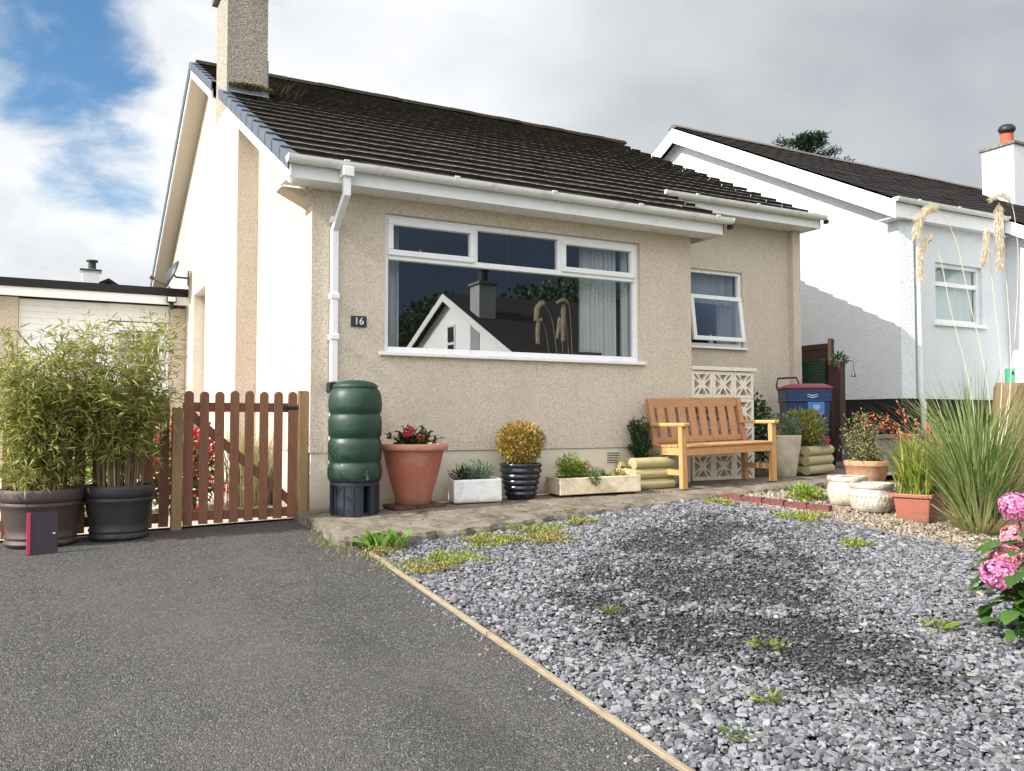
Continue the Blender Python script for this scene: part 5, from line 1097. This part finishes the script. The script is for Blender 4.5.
t = thing('yellow_shrub', 'low yellow green shrub between the low wall and the iris trough', 'shrub', (5.75, -1.75, GZ(5.5, -1.75))); bush('foliage', t, M['yellowgreen'], 1500, (.42, .32, .28), (0, 0, .30), .055, .022); MB().tube([(0, 0, 0), (0, 0, .3)], .012, 6).build('stem', M['twig'], t)
LH = 1.109-GZ(5.923, -2.386)
t = thing('log_stump', 'tall brown rotting log standing behind the ornamental grass', 'log', (5.923, -2.386, GZ(5.923, -2.386)))
mb = MB(); n = 14; mb.lathe([(.16, 0), (.15, .3), (.155, .75), (.15, LH-.04), (.13, LH)], 18, wob=.08); mb.build('trunk', m_wood('rotting_bark', (.20, .135, .08), 'z', .45, .9), t, smooth=True)
t = thing('bird_box', 'small bright green box with a dark hole on top of the log', 'bird box', (5.893, -2.396, GZ(5.923, -2.386)+LH), (0, 0, R(-40)))
MB().box(-.032, .032, -.04, .04, 0, .135).build('box_body', m_plain('mint_green_paint', (.06, .36, .20), .5), t, bevel=.004); MB().tube([(.008, -.042, .09), (.008, -.039, .09)], .014, 14).build('hole', M['black'], t)
# brick edging
specs = [(3.86, -1.12, 66), (3.94, -1.33, 70), (4.02, -1.54, 66), (4.12, -1.74, 62), (4.20, -1.92, 64)]
names = ['far end of the row, next to the path', 'second from the path end of the row', 'middle of the row of five', 'fourth from the path end of the row', 'nearest end of the row, beside the stone pots']
def bricks():
    A = Vector((3.62, -1.03)); Bv = Vector((4.06, -1.92)); n = 5
    for k in range(n):
        c = A.lerp(Bv, (k+.5)/n); d = (Bv-A).normalized(); t = thing('edging_brick', 'maroon edging brick, '+names[k], 'brick', (c.x, c.y, GZ(c.x, c.y)-.02), (R(random.uniform(-2, 2)), R(random.uniform(-2, 2)), math.atan2(d.y, d.x)+R(random.uniform(-3, 3))), 'maroon bricks edging the pebbles')
        MB().box(-.096, .096, -.052, .052, 0, .072).build('brick_block', M['brick_red'], t, bevel=.006)
bricks()
tuft('lime_plant', 'low lime green plant in the pebbles between bricks and stone pot', 'plant', (4.36, -1.36, GZ(4.3, -1.4)), M['lime'], 420, .17, .09, .05, .022)
# hydrangea
t = thing('hydrangea', 'pink flowered hydrangea bush at the right edge', 'bush', (2.40, -4.66, GZ(2.3, -4.6)))
def hl(x, y, z): return Vector((x-2.34, y+4.66, z-GZ(2.3, -4.6)))
mb = MB(); P = []; D = []; L_ = []
heads = [(2.06, -4.63, .02, .078, 'pink', 'large bright pink flower head, lowest on the bush'), (2.18, -4.60, .085, .072, 'pinkpale', 'faded salmon pink flower head between the two bright ones'), (2.26, -4.60, .33, .075, 'pink', 'bright pink flower head at the top of the bush'), (2.42, -4.5, .16, .07, 'pinkpale', None), (2.45, -4.75, .25, .08, 'pink', None), (2.35, -4.45, .02, .07, 'pinkpale', None)]
for (x, y, z, r, mt, lab) in heads:
    c = hl(x, y, z); base = Vector((random.uniform(-.03, .03), random.uniform(-.03, .03), 0)); mb.tube([base, base.lerp(c, .5)+Vector((.02, 0, .05)), c], [.008, .006, .004], 6)
    Pf, d = blob(300, (r, r, r*.88), c, .22, .16, 14); V4 = []
    off = []; dd = []
    for p, q in zip(Pf, d):
        s = unit(np.cross(q, rng.normal(size=3))); b2 = np.cross(q, s)
        for k in range(4): a = k*PI/2; off.append(p); dd.append(s*math.cos(a)+b2*math.sin(a)+q*.25)
    V, F = leaves(off, dd, .0135, .0165, .1, np.repeat(d, 4, 0)*2); h_ = npmesh('flower_head', V, F, M[mt], t)
    if lab: h_['label'] = lab
    for k in range(7):
        a = random.uniform(0, 2*PI); u = random.uniform(.35, .9); p = base.lerp(c, u); P.append(p); D.append(Vector((math.cos(a), math.sin(a), random.uniform(-.2, .5)))); L_.append(random.uniform(.07, .12))
mb.build('stems', M['twig'], t)
for k in range(12): P.append(Vector((random.uniform(-.20, -.02), random.uniform(-.12, .2), random.uniform(.10, .30)))); D.append(Vector((random.uniform(-1, .2), random.uniform(-1, .3), random.uniform(-.3, .2)))); L_.append(random.uniform(.07, .11))
for k in range(140):
    a = random.uniform(0, 2*PI); q = random.uniform(.04, .26); P.append(Vector((q*math.cos(a), q*math.sin(a), random.uniform(.06, .50)))); D.append(Vector((math.cos(a), math.sin(a), random.uniform(-.4, .3)))); L_.append(random.uniform(.07, .125))
def broad(P, D, L, nar=1.0):
    Vs = []; Fs = []
    for p, d, l in zip(P, D, L):
        d = Vector(d).normalized(); s = d.cross(Vector((0, 0, 1))).normalized(); u = s.cross(d); o = len(Vs); prof = [(0, .02), (.2, .32*nar), (.45, .40*nar), (.7, .30*nar), (.88, .14*nar), (1, .01)]
        for tt, wv in prof:
            dz = -.35*l*tt*tt; c = p+d*l*tt+Vector((0, 0, dz)); Vs += [c+s*l*wv+u*l*.10*wv*2, c, c-s*l*wv+u*l*.10*wv*2]
        for i in range(5):
            for j in range(2): a = o+i*3+j; Fs.append((a, a+1, a+4, a+3))
    return [tuple(v) for v in Vs], Fs
V, F = broad(P, D, L_); npmesh('leaves', V, F, m_leaf('hydrangea_leaf', [(.025, .075, .015), (.05, .12, .022), (.08, .16, .035), (.04, .09, .015)], .25, .4), t, True)

# ------------------------------------------------------------------ weeds and moss
t = thing('broad_leaf_weed', 'bright green leafy weed at the broken corner of the path', 'weed', (.155, -1.42, GZ(.1, -1.4)))
P = [Vector((random.gauss(0, .06), random.gauss(0, .05), .0)) for _ in range(80)]; D = []
for k in range(80): a = k*2.4; D.append(Vector((math.cos(a), math.sin(a), random.uniform(.5, 3.0))))
V, F = broad(P, D, [random.uniform(.08, .23) for _ in range(80)], .45); npmesh('leaves', V, F, m_leaf('weed_leaf', [(.13, .25, .04), (.20, .34, .07), (.28, .42, .12)], .35), t, True)
ms = [(.45, -1.95, .20, 'moss', 'pale mossy patch on the gravel at the left, by the leafy weed'), (.95, -1.62, .22, 'moss', 'long moss patch along the left of the path edge'), (1.30, -1.72, .19, 'ochre', 'yellowish moss patch in the middle of the row along the path'), (1.42, -1.46, .17, 'moss', 'green moss patch right under the path edge below the black pot'), (1.85, -1.36, .10, 'moss', 'small green moss patch at the path edge below the stone trough'), (3.62, -2.02, .20, 'moss', 'yellow green moss patch in front of the maroon bricks'), (3.42, -1.22, .13, 'moss', 'moss patch at the far end of the brick row'), (.22, -2.12, .14, 'ochre', 'sparse yellowish moss beside the timber edging'), (.12, -1.55, .10, 'ochre', 'small yellowish tuft under the leafy weed'), (3.2, -2.9, .10, 'moss', 'small moss patch in the gravel in front of the terracotta trough')]
for x, y, r, mt, lab in ms:
    t = thing('moss_patch', lab, 'moss', (x, y, GZ(x, y)), group='moss patches on the gravel'); n = int(9000*r*r*2.2)+200
    q = np.sqrt(rng.random(n)); a = rng.uniform(0, 2*PI, n); lob = 1+.28*np.sin(a*3+x*9)+.2*np.sin(a*5+y*7); P = np.stack([q*r*lob*np.cos(a)*1.25, q*r*lob*np.sin(a)*.8, np.abs(rng.normal(.012, .012, n))], 1); P[:, 2] += .085*P[:, 1]
    V, F = leaves(P, rng.normal(0, .7, (n, 3))+np.array([0, 0, .8]), .022, .011); npmesh('foliage', V, F, M[mt], t)
for i, (x, y, r, lab) in enumerate(((-.05, -.75, .06, 'dry tuft nearest the gate post at the end of the path'), (-.10, -1.15, .09, 'dry tuft at the outer corner of the path'), (-.05, -1.62, .11, 'dry straw tuft at the head of the timber edging'), (.10, -1.95, .10, 'low dry tuft beside the timber edging, third from the house'))):
    t = thing('dry_weed', lab, 'weed', (x, y, GZ(x, y)), group='dry weeds along the drive edge'); n = 260
    B = np.stack([rng.normal(0, r, n), rng.normal(0, r*1.3, n), np.zeros(n)], 1); B[:, 2] = .085*B[:, 1]
    V, F, _ = blades(B, rng.uniform(0, 2*PI, n), rng.uniform(.02, .065, n), rng.uniform(.3, 1.4, n), .004, rng.uniform(0, 1, n), 3); npmesh('stalks', V, F, M['moss'] if i % 2 else M['edgeweed'], t)
ws = [(.76, -3.35, .065, 'small bright weed left of the dark middle patch of gravel'), (1.13, -4.12, .09, 'thin weed in the dark slate near the middle of the gravel'), (.66, -4.56, .08, 'bright green weed low in the gravel near the drive'), (2.10, -4.33, .09, 'broad flat weed in the gravel left of the hydrangea'), (.33, -4.74, .055, 'dull small weed nearest the timber edging'), (1.86, -1.16, .06, 'tiny weed growing on the concrete path by the stone trough')]
for i, (x, y, r, lab) in enumerate(ws):
    t = thing('small_weed', lab, 'weed', (x, y, (PZ if i == 5 else GZ)(x, y)+.004), group='small weeds in the gravel'); n = 46
    a = rng.uniform(0, 2*PI, n); V, F = leaves(np.stack([.02*np.cos(a), .02*np.sin(a), np.full(n, .01)], 1)+rng.normal(0, r*.35, (n, 3))*np.array([1, 1, .1]), np.stack([np.cos(a), np.sin(a), rng.uniform(.1, .9, n)], 1), rng.uniform(.4, 1.0, n)*r, r*.14)
    npmesh('leaves', V, F, M['weed'] if i != 4 else M['mid'], t)

# ------------------------------------------------------------------ loose slate and pebbles
def stones(name, X, Y, size, mat, flat, lift, kind='stuff', tilt=.5, smooth=False):
    n = len(X); k = 5
    a = np.linspace(0, 2*PI, k, endpoint=False)[None, :]+rng.normal(0, .28, (n, k)); rad = size[:, None]*(.5+rng.normal(0, .11, (n, k))); el = 1+rng.random(n)[:, None]*.7
    th_ = size*flat*(.6+.8*rng.random(n)); x = rad*np.cos(a)*el; y = rad*np.sin(a)
    top = np.stack([x*.78, y*.78, np.broadcast_to(th_[:, None]/2, x.shape)+rng.normal(0, .08, x.shape)*th_[:, None]], -1); bot = np.stack([x, y, -np.broadcast_to(th_[:, None]/2, x.shape)+rng.normal(0, .1, x.shape)*th_[:, None]], -1)
    V = np.concatenate([bot, top], 1)
    rz = rng.uniform(0, 2*PI, n); tx = rng.normal(0, tilt, n); ty = rng.normal(0, tilt, n); cz, sz = np.cos(rz), np.sin(rz); c1, s1 = np.cos(tx), np.sin(tx); c2, s2 = np.cos(ty), np.sin(ty)
    o = lambda c: c[:, None]
    x_, y_, z_ = V[..., 0], V[..., 1], V[..., 2]; x_, y_ = x_*o(cz)-y_*o(sz), x_*o(sz)+y_*o(cz); y_, z_ = y_*o(c1)-z_*o(s1), y_*o(s1)+z_*o(c1); x_, z_ = x_*o(c2)+z_*o(s2), -x_*o(s2)+z_*o(c2)
    gz = np.array([GZ(p, q) for p, q in zip(X, Y)]); V = np.stack([x_+X[:, None], y_+Y[:, None], z_+gz[:, None]+lift[:, None]], -1)
    b = np.arange(n)[:, None]*10; fs = [np.concatenate([b+j, b+(j+1) % 5, b+(j+1) % 5+5, b+j+5], 1) for j in range(5)]
    Q = np.concatenate(fs); T = np.concatenate([np.concatenate([b+5, b+6, b+7, b+8], 1), np.concatenate([b+5, b+8, b+9, b+9], 1)[:, :4]])
    T2 = np.concatenate([b+5, b+8, b+9], 1)
    V = V.reshape(-1, 3).astype(np.float32); q = np.concatenate([Q, T[:n]]); me = bpy.data.meshes.new(name)
    loops = np.concatenate([q.ravel(), T2.ravel()]).astype(np.int32); ls = np.concatenate([np.arange(len(q))*4, len(q)*4+np.arange(n)*3]).astype(np.int32)
    me.vertices.add(len(V)); me.vertices.foreach_set('co', V.ravel()); me.loops.add(len(loops)); me.loops.foreach_set('vertex_index', loops); me.polygons.add(len(ls)); me.polygons.foreach_set('loop_start', ls); me.polygons.foreach_set('use_smooth', np.full(len(ls), smooth)); me.update(calc_edges=True); me.materials.append(mat)
    ob = bpy.data.objects.new(name, me); COL.objects.link(ob); return ob
def pathedge(x): return np.interp(x, [-.13, .05, .33, .75, 1.15, 1.76, 2.64, 3.41, 4.15], [-1.2, -1.34, -1.34, -1.37, -1.33, -1.20, -1.10, -.99, -.90])
def vnoise(X, Y, sc, seed):
    r = np.random.default_rng(seed); g = r.random((64, 64)); x = (X*sc) % 63; y = (Y*sc) % 63; i = x.astype(int); j = y.astype(int); u = x-i; v = y-j; u = u*u*(3-2*u); v = v*v*(3-2*v)
    return (g[i, j]*(1-u)*(1-v)+g[(i+1) % 64, j]*u*(1-v)+g[i, (j+1) % 64]*(1-u)*v+g[(i+1) % 64, (j+1) % 64]*u*v)
N0 = 150000; X = rng.uniform(.06, 4.7, N0); Y = rng.uniform(-6.0, -.85, N0)
def pebline(y): return np.interp(y, [-6, -3.6, -3.1, -2.45, -2.0, -1.5, -.9], [4.05, 3.88, 3.88, 3.80, 3.80, 3.68, 3.55])
keep = (Y < pathedge(X)-.005) & (X < pebline(Y)+rng.normal(0, .05, N0)) & (X-1.1 < (Y+6.0)*2.2+1.4)
X, Y = X[keep], Y[keep]; n_ = len(X)
def spot(cx, cy, sx, sy): return np.exp(-((X-cx)/sx)**2-((Y-cy)/sy)**2)
dark = spot(2.35, -2.4, 1.0, .55)+spot(1.45, -3.7, .62, .75)+spot(1.0, -3.2, .5, .5)*.8+spot(2.1, -3.2, .65, .55)*.8+spot(.75, -3.7, .35, .3)*.6+spot(2.75, -1.9, .5, .35)*.7+spot(1.3, -4.5, .4, .5)*.6
nz = .45*vnoise(X, Y, 2.7, 1)+.33*vnoise(X, Y, 7.3, 2)+.22*vnoise(X, Y, 19, 3)
dk = np.clip(dark, 0, 1.15)*(-.25+2.1*nz)+.6*np.clip(nz-.62, 0, 1)
kp = rng.random(n_) < np.clip(1.0-.85*dk, .20, 1); X, Y, dk = X[kp], Y[kp], dk[kp]; n_ = len(X)
size = np.clip(rng.lognormal(math.log(.0185), .42, n_), .009, .050)*(1-.42*np.clip(dk, 0, 1))
lift = rng.random(n_)**1.3*.026*np.clip(1-.7*dk, .15, 1)-.013
dirty = rng.random(n_) < np.clip((dk-.20)*1.9, 0, .90); cl_ = ~dirty
tag(stones('slate_gravel', X[cl_], Y[cl_], size[cl_], M['slate'], .34, lift[cl_], tilt=.22), 'loose grey slate chippings covering the parking space', 'gravel', kind='stuff')
tag(stones('dirty_slate', X[dirty], Y[dirty], size[dirty], M['slate_dirty'], .3, lift[dirty]-.002, tilt=.25), 'dark dirty slate chippings in the worn middle of the parking space', 'gravel', kind='stuff')
n_ = 30000; X = rng.uniform(-.0, 4.2, n_); Y = rng.uniform(-6, -.9, n_); kk = (Y < pathedge(X)) & (X > .07) & (X < pebline(Y)+.1); X, Y = X[kk], Y[kk]
n_ = len(X); st = stones('slate_fines', X, Y, rng.uniform(.006, .016, n_), M['slate_dirty'], .5, rng.uniform(-.020, -.012, n_), tilt=.4); tag(st, 'small dark slate crumbs between the larger chippings', 'gravel', kind='stuff')
sheet('pebble_bed', lin(3.55, 6.2, 10), lin(-4.2, -.95, 12), -.010, M['sandbed'])
n_ = 26000; X = rng.uniform(3.45, 5.6, n_); Y = rng.uniform(-4.2, -.95, n_); kk = (X > pebline(Y)+rng.normal(0, .05, n_)) & (Y < -.62-.12*X+.2); X, Y = X[kk], Y[kk]; n_ = len(X)
tag(stones('cream_pebbles', X, Y, np.clip(rng.lognormal(math.log(.0145), .4, n_), .006, .04), M['pebble'], .65, rng.uniform(-.008, .008, n_), tilt=.6, smooth=True), 'cream pebbles around the pots and grass', 'pebbles', kind='stuff')
n_ = 260; Y = rng.uniform(-5.5, -1.4, n_); X = -.02-np.abs(rng.normal(0, .06, n_)); tag(stones('stray_chips', X, Y, rng.uniform(.006, .018, n_), M['slate'], .5, np.full(n_, .003), tilt=.3), 'stray slate crumbs scattered on the edge of the drive', 'gravel', kind='stuff')
# dead leaves and crumbs on the path and drive
n_ = 260; X = rng.uniform(0, 5.2, n_); Y = -.15-rng.random(n_)*1.0; kk = Y > pathedge(X)+.06; X, Y = X[kk], Y[kk]
P = np.stack([X, Y, np.array([PZ(a, b)+.006 for a, b in zip(X, Y)])], 1); V, F = leaves(P, rng.normal(0, 1, (len(X), 3))*np.array([1, 1, .15]), rng.uniform(.012, .04, len(X)), rng.uniform(.008, .02, len(X)), .2)
tag(npmesh('dead_leaves', V, F, m_leaf('dead_leaf', [(.06, .035, .02), (.14, .08, .04), (.22, .13, .07), (.09, .08, .03)], .1)), 'scattered dead leaves on the concrete path', 'leaves', kind='stuff')
